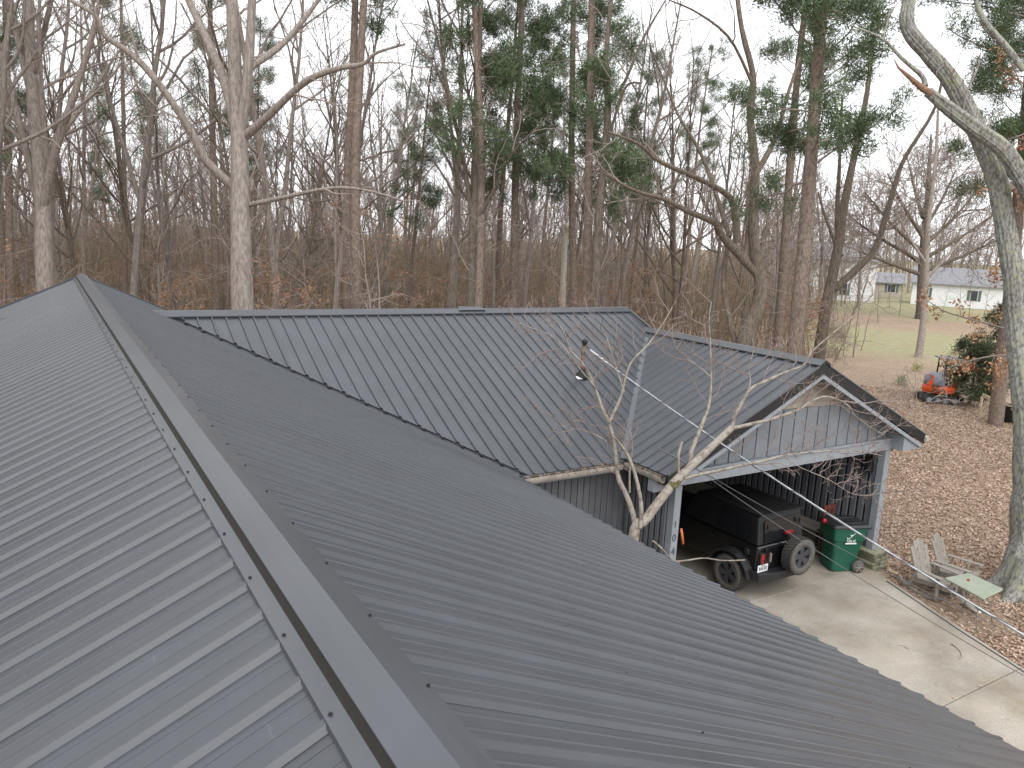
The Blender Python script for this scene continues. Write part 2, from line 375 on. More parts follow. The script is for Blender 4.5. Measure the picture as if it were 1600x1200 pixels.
def lay_roof(name, origin, uvec, vvec, L, npan, pitch, nrib=4, cuts=()):
    """ribbed sheets side by side along uvec from origin, running down vvec"""
    u = Vector(uvec).normalized(); v = Vector(vvec).normalized(); nn = u.cross(v)
    if nn.z < 0: nn = -nn
    part = bpy.data.objects.new(name, None); put(part, house); part.empty_display_size = .1
    shared = None
    for k in range(npan):
        org = Vector(origin)+u*(k*pitch*nrib)
        mtx = Matrix(((u.x, v.x, nn.x, org.x), (u.y, v.y, nn.y, org.y), (u.z, v.z, nn.z, org.z), (0, 0, 0, 1)))
        hit = False
        if cuts:
            me = panel_mesh(pitch, nrib, L); bm = bmesh.new(); bm.from_mesh(me); bm.transform(mtx)
            n0 = len(bm.verts); zs = [tuple(x.co) for x in bm.verts]
            for (pc, pn) in cuts:
                bmesh.ops.bisect_plane(bm, geom=bm.verts[:]+bm.edges[:]+bm.faces[:], plane_co=pc, plane_no=pn, clear_outer=True)
            if not bm.faces: bm.free(); bpy.data.meshes.remove(me); continue
            hit = len(bm.verts) != n0 or [tuple(x.co) for x in bm.verts] != zs
            bm.transform(mtx.inverted())
            if hit: bm.to_mesh(me)
            bm.free()
        if not hit:
            if shared is None: shared = panel_mesh(pitch, nrib, L); shared.materials.append(M['roof'])
            me = shared
        else: me.materials.append(M['roof'])
        o = bpy.data.objects.new('roof_panel', me); o.matrix_basis = mtx; put(o, part)
    return part
P9 = .2286; PW = .263
Ls = (XE-XR)*math.hypot(1, S1)
Y0 = 7.2691 - P9*4*14
main_r = lay_roof('main_roof_slope', (XR, Y0, ZR), (0, 1, 0), (1, 0, -S1), Ls, 26, P9)
main_l = lay_roof('main_roof_slope', (XR, Y0, ZR), (0, 1, 0), (-1, 0, -S1), Ls, 26, P9)
# valley between main slope and wing slope, in plan
zwe = ZW-S2*(YW-YE)
def xmain(z): return XR+(ZR-z)/S1
va = Vector((xmain(ZW), YW, 0)); vb = Vector((xmain(zwe), YE, 0)); vd = (vb-va).normalized()
vn = Vector((-vd.y, vd.x, 0)); vn = vn if vn.x < 0 else -vn
wing = lay_roof('wing_roof_slope', (XW-.027, YW, ZW+.024), (-1, 0, 0), (0, -1, -S2), (YW-YE)*math.hypot(1, S2), 12, PW,
                cuts=[(va-vn*.07, vn)])
zce = ZC-S3*CW
# wing back slope and carport slopes
lay_roof('wing_roof_slope', (XW-.027, YW, ZW+.024), (-1, 0, 0), (0, 1, -S2), 5.2, 12, PW)
Lc = CW*math.hypot(1, S3)
ca = Vector((XC, YW-(ZW-ZC)/S2, 0)); cb = Vector((XC-CW, YE, 0)); cd = (cb-ca).normalized(); cn = Vector((-cd.y, cd.x, 0)); cn = cn if cn.y > 0 else -cn
lay_roof('carport_roof_slope', (XC, YC+.03, ZC+.034), (0, 1, 0), (-1, 0, -S3), Lc, 7, PW, cuts=[(ca-cn*.03, cn)])
lay_roof('carport_roof_slope', (XC, YC+.03, ZC+.034), (0, 1, 0), (1, 0, -S3), Lc, 7, PW)
# decks (sheathing) under the sheets
def deck(p, q, r, s_, nm='roof_deck', th=.10):
    MB().prism([Vector(a)-Vector((0, 0, .012)) for a in (p, q, r, s_)], (0, 0, -th)).build(nm, M['soffit'], house)
yA, yB = Y0+.02, YG-.06
for sg in (1, -1):
    deck((XR, yA, ZR), (XR, yB, ZR), (XR+sg*(XE-XR-.05), yB, ZR-S1*(XE-XR-.05)), (XR+sg*(XE-XR-.05), yA, ZR-S1*(XE-XR-.05)))
x0w = xmain(ZW)+.1; x1w = xmain(zwe)+.1
deck((x0w, YW, ZW), (XW-.05, YW, ZW), (XW-.05, YE+.05, zwe+.02), (x1w, YE+.05, zwe+.02))
deck((x0w-4, YW+.0, ZW), (XW-.05, YW, ZW), (XW-.05, YW+4.6, ZW-S2*4.6), (x0w-4, YW+4.6, ZW-S2*4.6))
deck((XC, YC+.1, ZC+.01), (XC, ca.y, ZC+.01), (cb.x+.05, cb.y, zce+.03), (cb.x+.05, YC+.1, zce+.03))
deck((XC, YC+.1, ZC+.01), (XC, 16.9, ZC+.01), (XC+CW-.05, 16.9, zce+.03), (XC+CW-.05, YC+.1, zce+.03))
# dark rib closures along the valley
cl = MB()
k = 0
for k in range(60):
    x = XW-.027-k*PW
    t = (x-va.x)/vd.x if abs(vd.x) > 1e-6 else -1
    yy = va.y+vd.y*t
    if t < -.1 or yy < YE+.03: continue
    xx = x; y2 = yy
    z = ZW+.024-S2*(YW-y2)
    cl.box((xx+.035, y2-.01, z+.012), (.06, .075, .03))
tag(cl.build('rib_closures', M['black_trim'], house), None, kind='stuff')
MB().beam(va+Vector((.015, 0, ZW+.012)), vb+Vector((.015, 0, zwe+.012)), .20, .008, (0, 0, 1)).build('valley_flashing', M['cap'], house)
MB().beam(ca+Vector((0, 0, ZC+.02)), cb+Vector((0, 0, zce+.02)), .16, .03, (0, 0, 1)).build('valley_flashing', M['cap'], house)
# main ridge cap: flange, dark vent strip, raised cover; same on both sides
def cap_piece(y0, y1, prof, nm, m, x0=XR, z0=ZR):
    b = MB(); pts = [(x0+u, y0, z0+h) for u, h in prof]
    b.prism(pts, (0, y1-y0, 0)); return b.build(nm, m, house)
ycuts = [Y0, .4, 9.4, YG+.02]
for a, b_ in zip(ycuts[:-1], ycuts[1:]):
    h0 = .024
    up = [(-.098, -.098*S1+.066), (-.05, -.05*S1+.069), (0, .070), (.05, -.05*S1+.069), (.098, -.098*S1+.066), (.098, -.098*S1+.061), (0, .064), (-.098, -.098*S1+.061)]
    cap_piece(a+.001, b_+.02, up, 'ridge_cap', M['cap'])
    for sg in (-1, 1):
        fl = [(sg*.100, -.100*S1+h0+.004), (sg*.158, -.158*S1+h0+.004), (sg*.160, -.160*S1+h0-.012), (sg*.100, -.100*S1+h0-.004)]
        cap_piece(a+.001, b_+.02, fl, 'ridge_cap_flange', M['cap'])
vs = MB()
for sg in (-1, 1):
    vs.prism([(XR+sg*.080, Y0, ZR-.080*S1+.018), (XR+sg*.109, Y0, ZR-.109*S1+.0285), (XR+sg*.094, Y0, ZR-.094*S1+.0605), (XR+sg*.080, Y0, ZR-.080*S1+.0605)], (0, YG-Y0, 0))
vs.build('ridge_vent_strip', M['vent'], house)
# screws
sc = MB()
def screw(p, n=(0, 0, 1)): sc.lathe([(.0075, -.004), (.0075, .002), (.0045, .003), (.0045, .008)], p, n, 6)
for k in range(-32, 27):
    y = 7.2691+k*.4572
    if y > YG: break
    for sg in (-1, 1): screw((XR+sg*.142, y, ZR-.142*S1+.028), (sg*S1, 0, 1))
    for q in (1.35, 2.9, 4.4, 5.85):
        for sg in (-1, 1):
            if y < 9.5 or sg < 0: screw((XR+sg*q, y+.05, ZR-q*S1+.002), (sg*S1, 0, 1))
for k in range(47):
    x = XW-.027-k*PW
    for q in (.17,): screw((x, YW-q, ZW-q*S2+.047), (0, -S2, 1))
tag(sc.build('screw_heads', M['screw'], house), None, kind='stuff')
# wing ridge cap and carport ridge cap
def small_cap(a, b, across, s, nm='ridge_cap', wd=.17):
    a = Vector(a); b = Vector(b); ac = Vector(across)
    pr = [(-wd, -wd*s+.05), (-.03, .062), (0, .07), (.03, .062), (wd, -wd*s+.05), (wd, -wd*s+.032), (0, .05), (-wd, -wd*s+.032)]
    MB().prism([a+ac*u+Vector((0, 0, h)) for u, h in pr], b-a).build(nm, M['cap'], house)
    MB().prism([a+ac*u+Vector((0, 0, h)) for u, h in [(-wd+.02, -wd*s+.03), (0, .045), (wd-.02, -wd*s+.03), (wd-.02, -wd*s+.002), (0, .02), (-wd+.02, -wd*s+.002)]], b-a).build('closure_strip', M['black_trim'], house)
small_cap((xmain(ZW)-.25, YW, ZW+.024), (XW+.02, YW, ZW+.024), (0, 1, 0), S2)
small_cap((XC, YC, ZC+.034), (XC, YW-.75, ZC+.034), (1, 0, 0), S3)
MB().prism([(8.25, YW-.13, ZW+.06), (8.95, YW-.13, ZW+.06), (8.85, YW, ZW+.125), (8.35, YW, ZW+.125)], (0, .12, 0)).build('ridge_cap_lap', M['cap'], house)
# rake trims
for sg in (-1, 1):
    MB().beam((XR, YG+.02, ZR-.03), (XR+sg*(XE-XR), YG+.02, ZR-.03-S1*(XE-XR)), .05, .14).build('rake_trim', M['cap'], house)
MB().beam((XW+.015, YW, ZW+.0), (XW+.015, ca.y-.02, ZC+.05), .05, .13).build('rake_trim', M['cap'], house)
# main eave drip edges and walls
for sg in (1, -1):
    xe = XR+sg*(XE-XR-.04); ze = ZR-S1*(XE-XR-.04)
    MB().box((xe, (Y0+YE)/2 if sg > 0 else (Y0+YG)/2, ze-.09), (.03, (YE-Y0)-.1 if sg > 0 else YG-Y0-.1, .16)).build('fascia', M['grey_trim'], house)
MB().box((XR, (Y0+YG)/2, 1.55), (10.9, YG-Y0-1.0, 3.2)).build('main_house_wall', M['dark_siding'], house)
MB().prism([(XR-5.4, YG-.5, 3.16), (XR+5.4, YG-.5, 3.16), (XR, YG-.5, 5.7)], (0, .1, 0)).build('main_gable_wall', M['dark_siding'], house)
# wing body
WY = 11.42
w_ = MB().box((8.1, WY+2.4, 1.47), (3.5, 4.7, 3.05)); w_.build('wing_wall_core', M['dark_back'], house)
wall = MB().box((8.05, WY-.012, 1.5), (3.6, .02, 3.0)).build('wing_wall', M['dark_back'], house)
x = 6.28; bd = None
while x < 9.8:
    o = MB().box((x+.06, WY-.035, 1.52), (.118, .026, 2.98)); o.build('siding_board', M['dark_siding'], wall, bevel=.006, seg=1)
    MB().box((x+.13, WY-.045, 1.52), (.032, .045, 2.98)).build('siding_batten', M['dark_siding'], wall)
    x += .152
MB().box((8.1, YE+.33, zwe-.14), (3.3, .62, .02)).build('soffit', M['soffit'], house)
# carport walls
def slat_wall(nm, a, b, inward, z0, z1, step, m):
    a = Vector(a); b = Vector(b); t = (b-a).normalized(); L = (b-a).length; n = Vector(inward)
    core = MB().beam(a+Vector((0, 0, (z0+z1)/2)), b+Vector((0, 0, (z0+z1)/2)), .05, z1-z0).build(nm, M['dark_back'], house)
    q = .04
    while q < L-.08:
        c = a+t*(q+step*.36)+n*.046; MB().beam(c+Vector((0, 0, z0))-t*0, c+Vector((0, 0, z1)), step*.72, .04, up=n).build('wall_slat', m, core, bevel=.012, seg=1)
        q += step
    return core
slat_wall('carport_wall', (16.56, 10.13, 0), (16.56, 16.2, 0), (-1, 0, 0), .40, 3.0, .20, M['dark_siding'])
slat_wall('carport_wall', (9.93, 11.35, 0), (9.93, 10.15, 0), (-1, 0, 0), 0, 3.1, .152, M['dark_siding'])
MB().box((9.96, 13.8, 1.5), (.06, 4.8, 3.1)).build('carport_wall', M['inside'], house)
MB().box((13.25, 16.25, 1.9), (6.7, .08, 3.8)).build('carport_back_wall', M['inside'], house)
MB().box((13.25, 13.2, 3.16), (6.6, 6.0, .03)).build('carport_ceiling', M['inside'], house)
MB().box((16.62, 13.3, .19), (.22, 6.2, .40)).build('foundation_wall', M['stone'], house)
# posts
YP = 10.02
MB().box((9.99, YP+.03, 1.44), (.17, .17, 2.88)).build('post', M['grey_trim'], house, bevel=.008)
MB().box((16.54, YP+.03, 1.66), (.18, .18, 2.44)).build('post', M['grey_trim'], house, bevel=.008)
for k, ch in enumerate('104'):
    mtx = Matrix.Translation((9.975, YP-.0585, 2.06-.27*k)) @ Matrix.Rotation(R(90), 4, 'X')
    text_mesh('house_number', ch, .20, mtx, M['ink'], house)
# header and gable
HZ0, HZ1 = 2.885, 3.16
MB().box((13.27, YP-.0, (HZ0+HZ1)/2), (6.95, .10, HZ1-HZ0)).build('header_beam', M['grey_trim'], house, bevel=.006)
MB().box((13.27, YP-.055, HZ1-.005), (6.95, .07, .035)).build('header_ledge', M['grey_trim'], house)
MB().box((9.62, YP+.02, 3.02), (.56, .16, .34)).build('eave_return', M['grey_trim'], house)
gb = MB().prism([(XC-3.55, YP+.03, HZ1-.02), (XC+3.55, YP+.03, HZ1-.02), (XC, YP+.03, ZC-.12)], (0, .05, 0)).build('gable_wall', M['dark_back'], house)
def zroof(x): return ZC-.13-S3*abs(x-XC)
ZT = 4.12; bw = .37; x = XC-9.5*bw
while x < XC+3.5:
    a, b_ = x+.016, x+bw-.016
    za, zb = min(ZT, zroof(a)), min(ZT, zroof(b_)); zm = HZ1+.012
    a2, b2 = a, b_
    if max(za, zb) > zm+.05:
        za, zb = max(za, zm+.01), max(zb, zm+.01)
        poly = [(a2, YP+.0, zm), (b2, YP+.0, zm), (b2, YP, zb)]
        xb = None
        for q in (XC-(ZC-.13-ZT)/S3, XC+(ZC-.13-ZT)/S3):
            if a < q < b_: poly.append((q, YP, ZT))
        poly.append((a2, YP, za))
        MB().prism(poly, (0, .028, 0)).build('gable_board', M['grey_board'], gb)
    x += bw
z = ZT+.012
while z < ZC-.25:
    h = .125; hw0 = (ZC-.13-z)/S3; hw1 = max(.02, (ZC-.13-z-h)/S3)
    MB().add([(XC-hw0, YP-.012, z), (XC+hw0, YP-.012, z), (XC+hw1, YP+.012, z+h), (XC-hw1, YP+.012, z+h),
              (XC-hw0, YP+.03, z), (XC+hw0, YP+.03, z), (XC+hw1, YP+.03, z+h), (XC-hw1, YP+.03, z+h)],
             [(0, 1, 2, 3), (4, 7, 6, 5), (0, 4, 5, 1), (3, 2, 6, 7), (0, 3, 7, 4), (1, 5, 6, 2)]).build('lap_siding_board', M['tan_board'], gb)
    z += h+.004
for sg in (-1, 1):
    c0, c1 = Vector((XC, YC+.02, ZC)), Vector((XC+sg*CW, YC+.02, zce))
    dz = Vector((0, 0, 1))
    MB().prism([c0+dz*.05, c1+dz*.05, c1-dz*.19, c0-dz*.19], (0, .035, 0)).build('rake_trim', M['black_trim'], house)
    MB().prism([c0-dz*.192, c1-dz*.192-Vector((sg*.10, 0, 0)), c1-dz*.275-Vector((sg*.10, 0, 0)), c0-dz*.275], (0, .045, 0)).build('rake_fascia', M['grey_trim'], house)
    MB().prism([c0-dz*.20+Vector((0, .05, 0)), c1-dz*.20+Vector((-sg*.1, .05, 0)), c1-dz*.225+Vector((-sg*.1, .05, 0)), c0-dz*.225+Vector((0, .05, 0))], (0, .40, 0)).build('rake_soffit', M['soffit'], house)
MB().prism([(XC+CW-.75, YC+.07, zce-.30), (XC+CW-.11, YC+.07, zce-.30), (XC+CW-.11, YC+.07, zce-.20), (XC+CW-.75, YC+.07, zce+.05)], (0, .4, 0)).build('eave_return', M['grey_trim'], house)
MB().tube([(XC+CW-.35, YP+.05, zce-.32), (XC+CW-.62, YP+.1, zce-.50)], .035, 8).build('downspout', M['black_trim'], house)
MB().box((XC+CW+.03, 13, zce-.06), (.11, 6.9, .10)).build('gutter', M['gutter'], house)
# gutters with debris
def gutter(a, b, out):
    a = Vector(a); b = Vector(b); n = Vector(out); pr = [(0, .0), (0, -.11), (.07, -.115), (.105, -.06), (.12, 0), (.112, 0), (.098, -.058), (.066, -.107), (.008, -.103), (.008, 0)]
    G = MB().prism([a+n*u+Vector((0, 0, h)) for u, h in pr], b-a).build('gutter', M['gutter'], house)
    db = MB(); L = (b-a).length; t = (b-a)/L
    for k in range(int(L*130)):
        c = a+t*rng.uniform(.02, L-.02)+n*rng.uniform(.02, .1)+Vector((0, 0, rng.uniform(-.05, .012)))
        rot = Matrix.Rotation(rng.uniform(0, 6.28), 3, 'Z') @ Matrix.Rotation(rng.uniform(-.7, .7), 3, 'X')
        db.box(c, (rng.uniform(.03, .09), rng.uniform(.015, .035), .004), rot)
    tag(db.build('leaf_debris', M['debris'], G), None, kind='stuff')
gutter((6.75, YE+.03, zwe-.01), (9.24, YE+.03, zwe-.01), (0, -1, 0))
gutter((9.36, YE-.1, zce-.01), (9.36, YC+.12, zce-.01), (-1, 0, 0))
MB().box((8.0, YE+.06, zwe-.09), (2.5, .03, .18)).build('fascia', M['grey_trim'], house)
# service mast through the wing roof
mp_ = at(910, 590, 16.8)
mast = thing('service_mast', 'rusty service pipe with rubber boot sticking out of the wing roof', 'pipe', (10.06, 13.3, 4.36))
MB().tube([(10.06, 13.3, 4.30), (10.08, 13.32, 5.12)], .045, 10).build('pipe', M['galv'], mast, True)
MB().lathe([(.15, -.02), (.14, .02), (.075, .10), (.06, .17)], (10.06, 13.3, 4.38), (0, -.2, 1), 14).build('rubber_boot', M['rubber'], mast, True)
MB().lathe([(.045, 0), (.06, .02), (.065, .07), (.04, .11), (.02, .12)], (10.07, 13.28, 5.10), (-.35, -.5, .8), 12).build('weather_head', M['rubber'], mast, True)
MB().box((10.0, 13.22, 4.36), (.26, .1, .012), Matrix.Rotation(.43, 3, 'X')).build('sealant', M['white'], mast)
MB().tube([(10.09, 13.3, 4.95), (10.02, 13.2, 4.86), (9.9, 13.15, 4.9), (9.95, 13.2, 5.02)], .012, 6).build('drip_loop', M['rubber'], mast, True)
def cable(name, label, A, B, sag, r, m, n=26, sides=6):
    pts = []
    for k in range(n+1):
        t = k/n; p = A.lerp(B, t); p.z -= sag*4*t*(1-t); pts.append(p)
    return tag(MB().tube(pts, r, sides).build(name, m, None, True), label, 'cable')
A = Vector((10.12, 13.22, 5.0)); B = at(1600, 957, 9.4); Bx = A+(B-A)*1.55
c_ = MB(); pts = []
for k in range(41):
    t = k/40*1.55; p = A.lerp(B, t); p.z -= .30*4*(t/1.55)*(1-t/1.55); pts.append(p)
p_mid = pts
svc = tag(MB().tube(pts, .016, 7).build('service_cable', M['alu'], None, True), 'thick silvery overhead cable running from the roof pipe down across the carport', 'cable')
wrap = MB()
for q in range(4, 40):
    pass
wp = [A.lerp(B, t)-Vector((0, 0, .30*4*(t/1.55)*(1-t/1.55)))+Vector((.02*math.sin(90*t), 0, .022*math.cos(90*t))) for t in np.linspace(.0, 1.5, 420)]
wrap.tube(wp, .006, 4).build('wrapped_wire', M['wire'], svc, True)
MB().tube([A.lerp(B, .01)+Vector((0, 0, .0)), A.lerp(B, .08)-Vector((0, 0, .055))], [.02, .017], 8).build('white_sleeve', M['white'], svc, True)
for (sx, sy, ex, ey, q) in ((1089, 733, 1450, 958, 'upper'), (1115, 747, 1520, 950, 'lower')):
    a = at(sx, sy, 12.75 if q == 'upper' else 12.9); b_ = at(ex, ey, 9.6); b2 = a+(b_-a)*1.4
    cable('drop_wire', 'thin dark drop wire across the dark carport, %s at its left end' % q, a, b2, .10, .0055, M['wire'], sides=5)
for q in (0, 1):
    s_ = at((1089, 1115)[q], (733, 747)[q], (12.75, 12.9)[q])
    MB().tube([s_, Vector((s_.x+.1, YP-.04, s_.z+.08))], .012, 5).build('wire_hook', M['wire'], house)
MB().box((16.43, 10.35, 2.45), (.16, .24, .36)).build('electric_box', M['plastic'], house, bevel=.02)
MB().box((16.34, 10.35, 2.43), (.03, .16, .22)).build('electric_box_cover', M['plastic'], house, bevel=.01)

# ------------------------------------------------------------ stone pier
pier = thing('stone_pier', 'mossy stacked stone pier under the right carport post', 'pier', (16.55, YP, 0))
for k in range(5):
    zz = -.10+k*.098
    for (dx, wd) in ((-.13+.02*(k % 2), .27-.05*(k % 2)), (.14+.02*(k % 2), .25+.05*(k % 2))):
        MB().box((16.58+dx, YP+.0+rng.uniform(-.015, .015), zz+.045), (wd-.02, .46+rng.uniform(-.04, .03), .088), Matrix.Rotation(rng.uniform(-.06, .06), 3, 'Z')).build('stone', M['stone'], pier, bevel=.018)
MB().box((16.57, YP, .415), (.62, .54, .05)).build('cap_stone', M['stone'], pier, bevel=.012)

# ------------------------------------------------------------ black off-road car
car = thing('parked_car', 'black boxy off-road car parked in the carport with a rear-mounted spare wheel', 'car', (13.25, 11.5, 0))
CX, RY = 13.22, 10.02
def wheel(nm, c, ax, parent, r=.405, wd=.28):
    c = Vector(c); ax = Vector(ax).normalized(); h = wd/2
    root = MB().lathe([(r*.60, -h*.8), (r*.66, -h*.95), (r*.86, -h), (r*.95, -h*.86), (r*.97, -h*.4), (r*.97, h*.4), (r*.95, h*.86), (r*.86, h), (r*.66, h*.95), (r*.60, h*.8), (r*.57, 0), (r*.60, -h*.8)], c, ax, 40, False).build(nm, M['tyre'], parent, True)
    t = MB(); a = ax.orthogonal().normalized(); b = ax.cross(a)
    for k in range(36):
        for (off, sh) in ((-.62, 0), (.0, .5), (.62, 0)):
            an = 2*math.pi*(k+sh)/36; d = a*math.cos(an)+b*math.sin(an); tg = ax.cross(d)
            t.box(c+d*(r*.975)+ax*(h*off), (.05*r/.4, wd*.25, .028), Matrix((tg, ax, d)).transposed())
    t.build('tread', M['tread'], root)
    rm = MB(); rm.lathe([(r*.62, h*.74), (r*.58, h*.86), (r*.545, h*.84), (r*.52, h*.15), (r*.05, h*.10)], c, ax, 30, False); rm.lathe([(r*.53, h*.10), (r*.53, h*.14)], c, ax, 30)
    rm.lathe([(r*.17, h*.2), (r*.17, h*.62), (r*.1, h*.68)], c, ax, 16)
    for k in range(5):
        an = 2*math.pi*k/5+.3; d = a*math.cos(an)+b*math.sin(an); tg = ax.cross(d)
        rm.prism([c+ax*(h*.42)+d*(r*.1)+tg*(.045), c+ax*(h*.42)+d*(r*.1)-tg*(.045), c+ax*(h*.60)+d*(r*.57)-tg*(.075), c+ax*(h*.60)+d*(r*.57)+tg*(.075)], ax*(h*.22))
    rm.build('rim', M['rim'], root)
    return root
for sx in (-1, 1):
    for yy in (RY+.62, RY+3.05): wheel('wheel', (CX+sx*.79, yy, .405), (sx, 0, 0), car)
body = MB().loft([[(CX-.72, RY, .55), (CX+.72, RY, .55), (CX+.72, RY, 1.16), (CX-.72, RY, 1.16)],
                  [(CX-.74, RY+.05, .50), (CX+.74, RY+.05, .50), (CX+.74, RY+.04, 1.18), (CX-.74, RY+.04, 1.18)],
                  [(CX-.75, RY+2.5, .50), (CX+.75, RY+2.5, .50), (CX+.75, RY+2.5, 1.18), (CX-.75, RY+2.5, 1.18)],
                  [(CX-.66, RY+3.9, .55), (CX+.66, RY+3.9, .55), (CX+.62, RY+3.9, 1.10), (CX-.62, RY+3.9, 1.10)]]).build('body', M['jeep'], car, bevel=.035)
top = MB().loft([[(CX-.725, RY+.03, 1.19), (CX+.725, RY+.03, 1.19), (CX+.665, RY+.13, 1.80), (CX-.665, RY+.13, 1.80)],
                 [(CX-.735, RY+2.3, 1.19), (CX+.735, RY+2.3, 1.19), (CX+.665, RY+1.9, 1.84), (CX-.665, RY+1.9, 1.84)]]).build('hardtop', M['jeep_top'], car, bevel=.04)
MB().box((CX, RY+.95, 1.835), (1.36, 1.75, .03)).build('roof_panel', M['jeep_top'], top, bevel=.012)
for k in range(5): MB().box((CX-.5+k*.25, RY+1.0, 1.855), (.03, 1.6, .014)).build('roof_rib', M['jeep_top'], top, bevel=.005)
MB().add([(CX-.55, RY+.012, 1.25), (CX+.55, RY+.012, 1.25), (CX+.52, RY+.085, 1.70), (CX-.52, RY+.085, 1.70)], [(0, 1, 2, 3)]).build('rear_window', M['glass'], top)
for sx in (-1, 1):
    MB().add([(CX+sx*.738, RY+.25, 1.27), (CX+sx*.742, RY+1.15, 1.27), (CX+sx*.693, RY+1.1, 1.72), (CX+sx*.690, RY+.30, 1.72)], [(0, 1, 2, 3)]).build('side_window', M['glass'], top)
    MB().box((CX+sx*.50, RY-.0, 1.60), (.05, .05, .10)).build('window_hinge', M['plastic'], top, bevel=.01)
    # flares
    fl = MB(); rings = []
    for k in range(9):
        an = R(12+k*19.5); cy, cz = RY+.62-math.cos(an)*.53, .40+math.sin(an)*.50
        cy2, cz2 = RY+.62-math.cos(an)*.60, .40+math.sin(an)*.57
        rings.append([(CX+sx*.72, cy, cz), (CX+sx*.93, cy, cz-.01), (CX+sx*.94, cy2, cz2-.03), (CX+sx*.72, cy2, cz2)])
    fl.loft(rings).build('wheel_flare', M['plastic'], car)
    MB().box((CX+sx*.64, RY-.025, .93), (.13, .07, .25)).build('tail_light', M['plastic'], car, bevel=.012)
    MB().box((CX+sx*.64, RY-.064, .97), (.10, .02, .13)).build('light_lens', M['red'], car, bevel=.008)
    MB().box((CX+sx*.64, RY-.064, .865), (.09, .02, .05)).build('light_lens', M['red'], car, bevel=.005)
MB().loft([[(CX-.86, RY+.18, .46), (CX-.80, RY-.14, .46), (CX-.45, RY-.22, .46), (CX+.45, RY-.22, .46), (CX+.80, RY-.14, .46), (CX+.86, RY+.18, .46), (CX, RY+.18, .46)],
           [(CX-.88, RY+.18, .66), (CX-.82, RY-.16, .66), (CX-.45, RY-.24, .66), (CX+.45, RY-.24, .66), (CX+.82, RY-.16, .66), (CX+.88, RY+.18, .66), (CX, RY+.18, .66)]]).build('rear_bumper', M['plastic'], car, bevel=.02)
MB().box((CX+.02, RY-.02, .84), (1.12, .05, .62)).build('tailgate', M['jeep'], car, bevel=.02)
MB().box((CX-.40, RY-.06, .93), (.03, .05, .2)).build('tailgate_handle', M['chair'], car, bevel=.008)
for z in (.75, 1.02): MB().box((CX+.60, RY-.05, z), (.14, .03, .07)).build('tailgate_hinge', M['plastic'], car, bevel=.008)
pl = MB().box((CX-.66, RY-.10, .755), (.31, .014, .155)).build('licence_plate', M['plate'], car, bevel=.004)
pm = MB()
for q in (-.10, -.055, -.005, .05, .095): pm.box((CX-.66+q, RY-.109, .755), (.024, .004, .075))
pm.box((CX-.66, RY-.109, .818), (.14, .004, .012)); pm.build('plate_characters', M['ink'], pl)
MB().box((CX+.16, RY-.13, .98), (.2, .22, .2)).build('spare_bracket', M['plastic'], car)
wheel('spare_wheel', (CX+.17, RY-.31, .98), (0, -1, 0), car, .40, .27)
MB().box((CX+.10, RY-.06, 1.42), (.22, .05, .06)).build('brake_light', M['red'], car, bevel=.008)
MB().tube([(CX+.1, RY-.05, 1.2), (CX+.1, RY-.06, 1.42)], .02, 6).build('brake_light_stalk', M['plastic'], car)
for zz in (1.0,): MB().box((CX-.757, RY+1.25, zz), (.03, .18, .04)).build('door_handle', M['plastic'], car, bevel=.01)
MB().lathe([(.085, 0), (.085, .02), (.06, .03)], (CX-.75, RY+.28, 1.0), (-1, 0, 0), 16).build('fuel_cap', M['plastic'], car, True)

# ------------------------------------------------------------ wheeled bin
bn = thing('wheeled_bin', 'green wheeled refuse bin with black lid beside the right carport post', 'bin', (0, 0, 0))
def rrect(hx, hy, z, r=.07, cy=0):
    out = []
    for (sx, sy, a0) in ((1, 1, 0), (-1, 1, 90), (-1, -1, 180), (1, -1, 270)):
        for k in range(5):
            a = R(a0+k*22.5); out.append((sx*(hx-r)+math.cos(a)*r, cy+sy*(hy-r)+math.sin(a)*r, z))
    return out
MB().loft([rrect(.235, .27, .02, cy=-.04), rrect(.24, .28, .06, cy=-.04), rrect(.27, .34, .72), rrect(.30, .38, .74), rrect(.315, .405, .99), rrect(.335, .43, 1.0), rrect(.335, .43, 1.03)]).build('bin_body', M['bin'], bn)
MB().loft([rrect(.345, .45, 1.033), rrect(.35, .455, 1.06), rrect(.31, .41, 1.105), rrect(.2, .3, 1.12)]).build('lid', M['binlid'], bn)
for q in (-.16, .16): MB().box((q, .02, 1.118), (.12, .5, .03)).build('lid_rib', M['binlid'], bn, bevel=.01)
MB().tube([(-.25, .42, 1.0), (-.25, .5, 1.02), (.25, .5, 1.02), (.25, .42, 1.0)], .018, 8).build('handle', M['binlid'], bn, True)
for sx in (-1, 1):
    wh = MB().lathe([(.05, -.04), (.13, -.045), (.14, -.02), (.14, .02), (.13, .045), (.05, .04)], (sx*.29, .27, .14), (sx, 0, 0), 24).build('bin_wheel', M['tyre'], bn, True)
    hub = MB()
    for k in range(6):
        a = k*math.pi/3; hub.beam((sx*.34, .27, .14), (sx*.34, .27+math.cos(a)*.1, .14+math.sin(a)*.1), .02, .02, (1, 0, 0))
    hub.build('hub', M['chair'], wh)
for zz in (.40, .52): MB().box((.0, -.335-.01*(zz > .45), zz), (.30, .03, .025)).build('grab_bar', M['bin'], bn, bevel=.006)
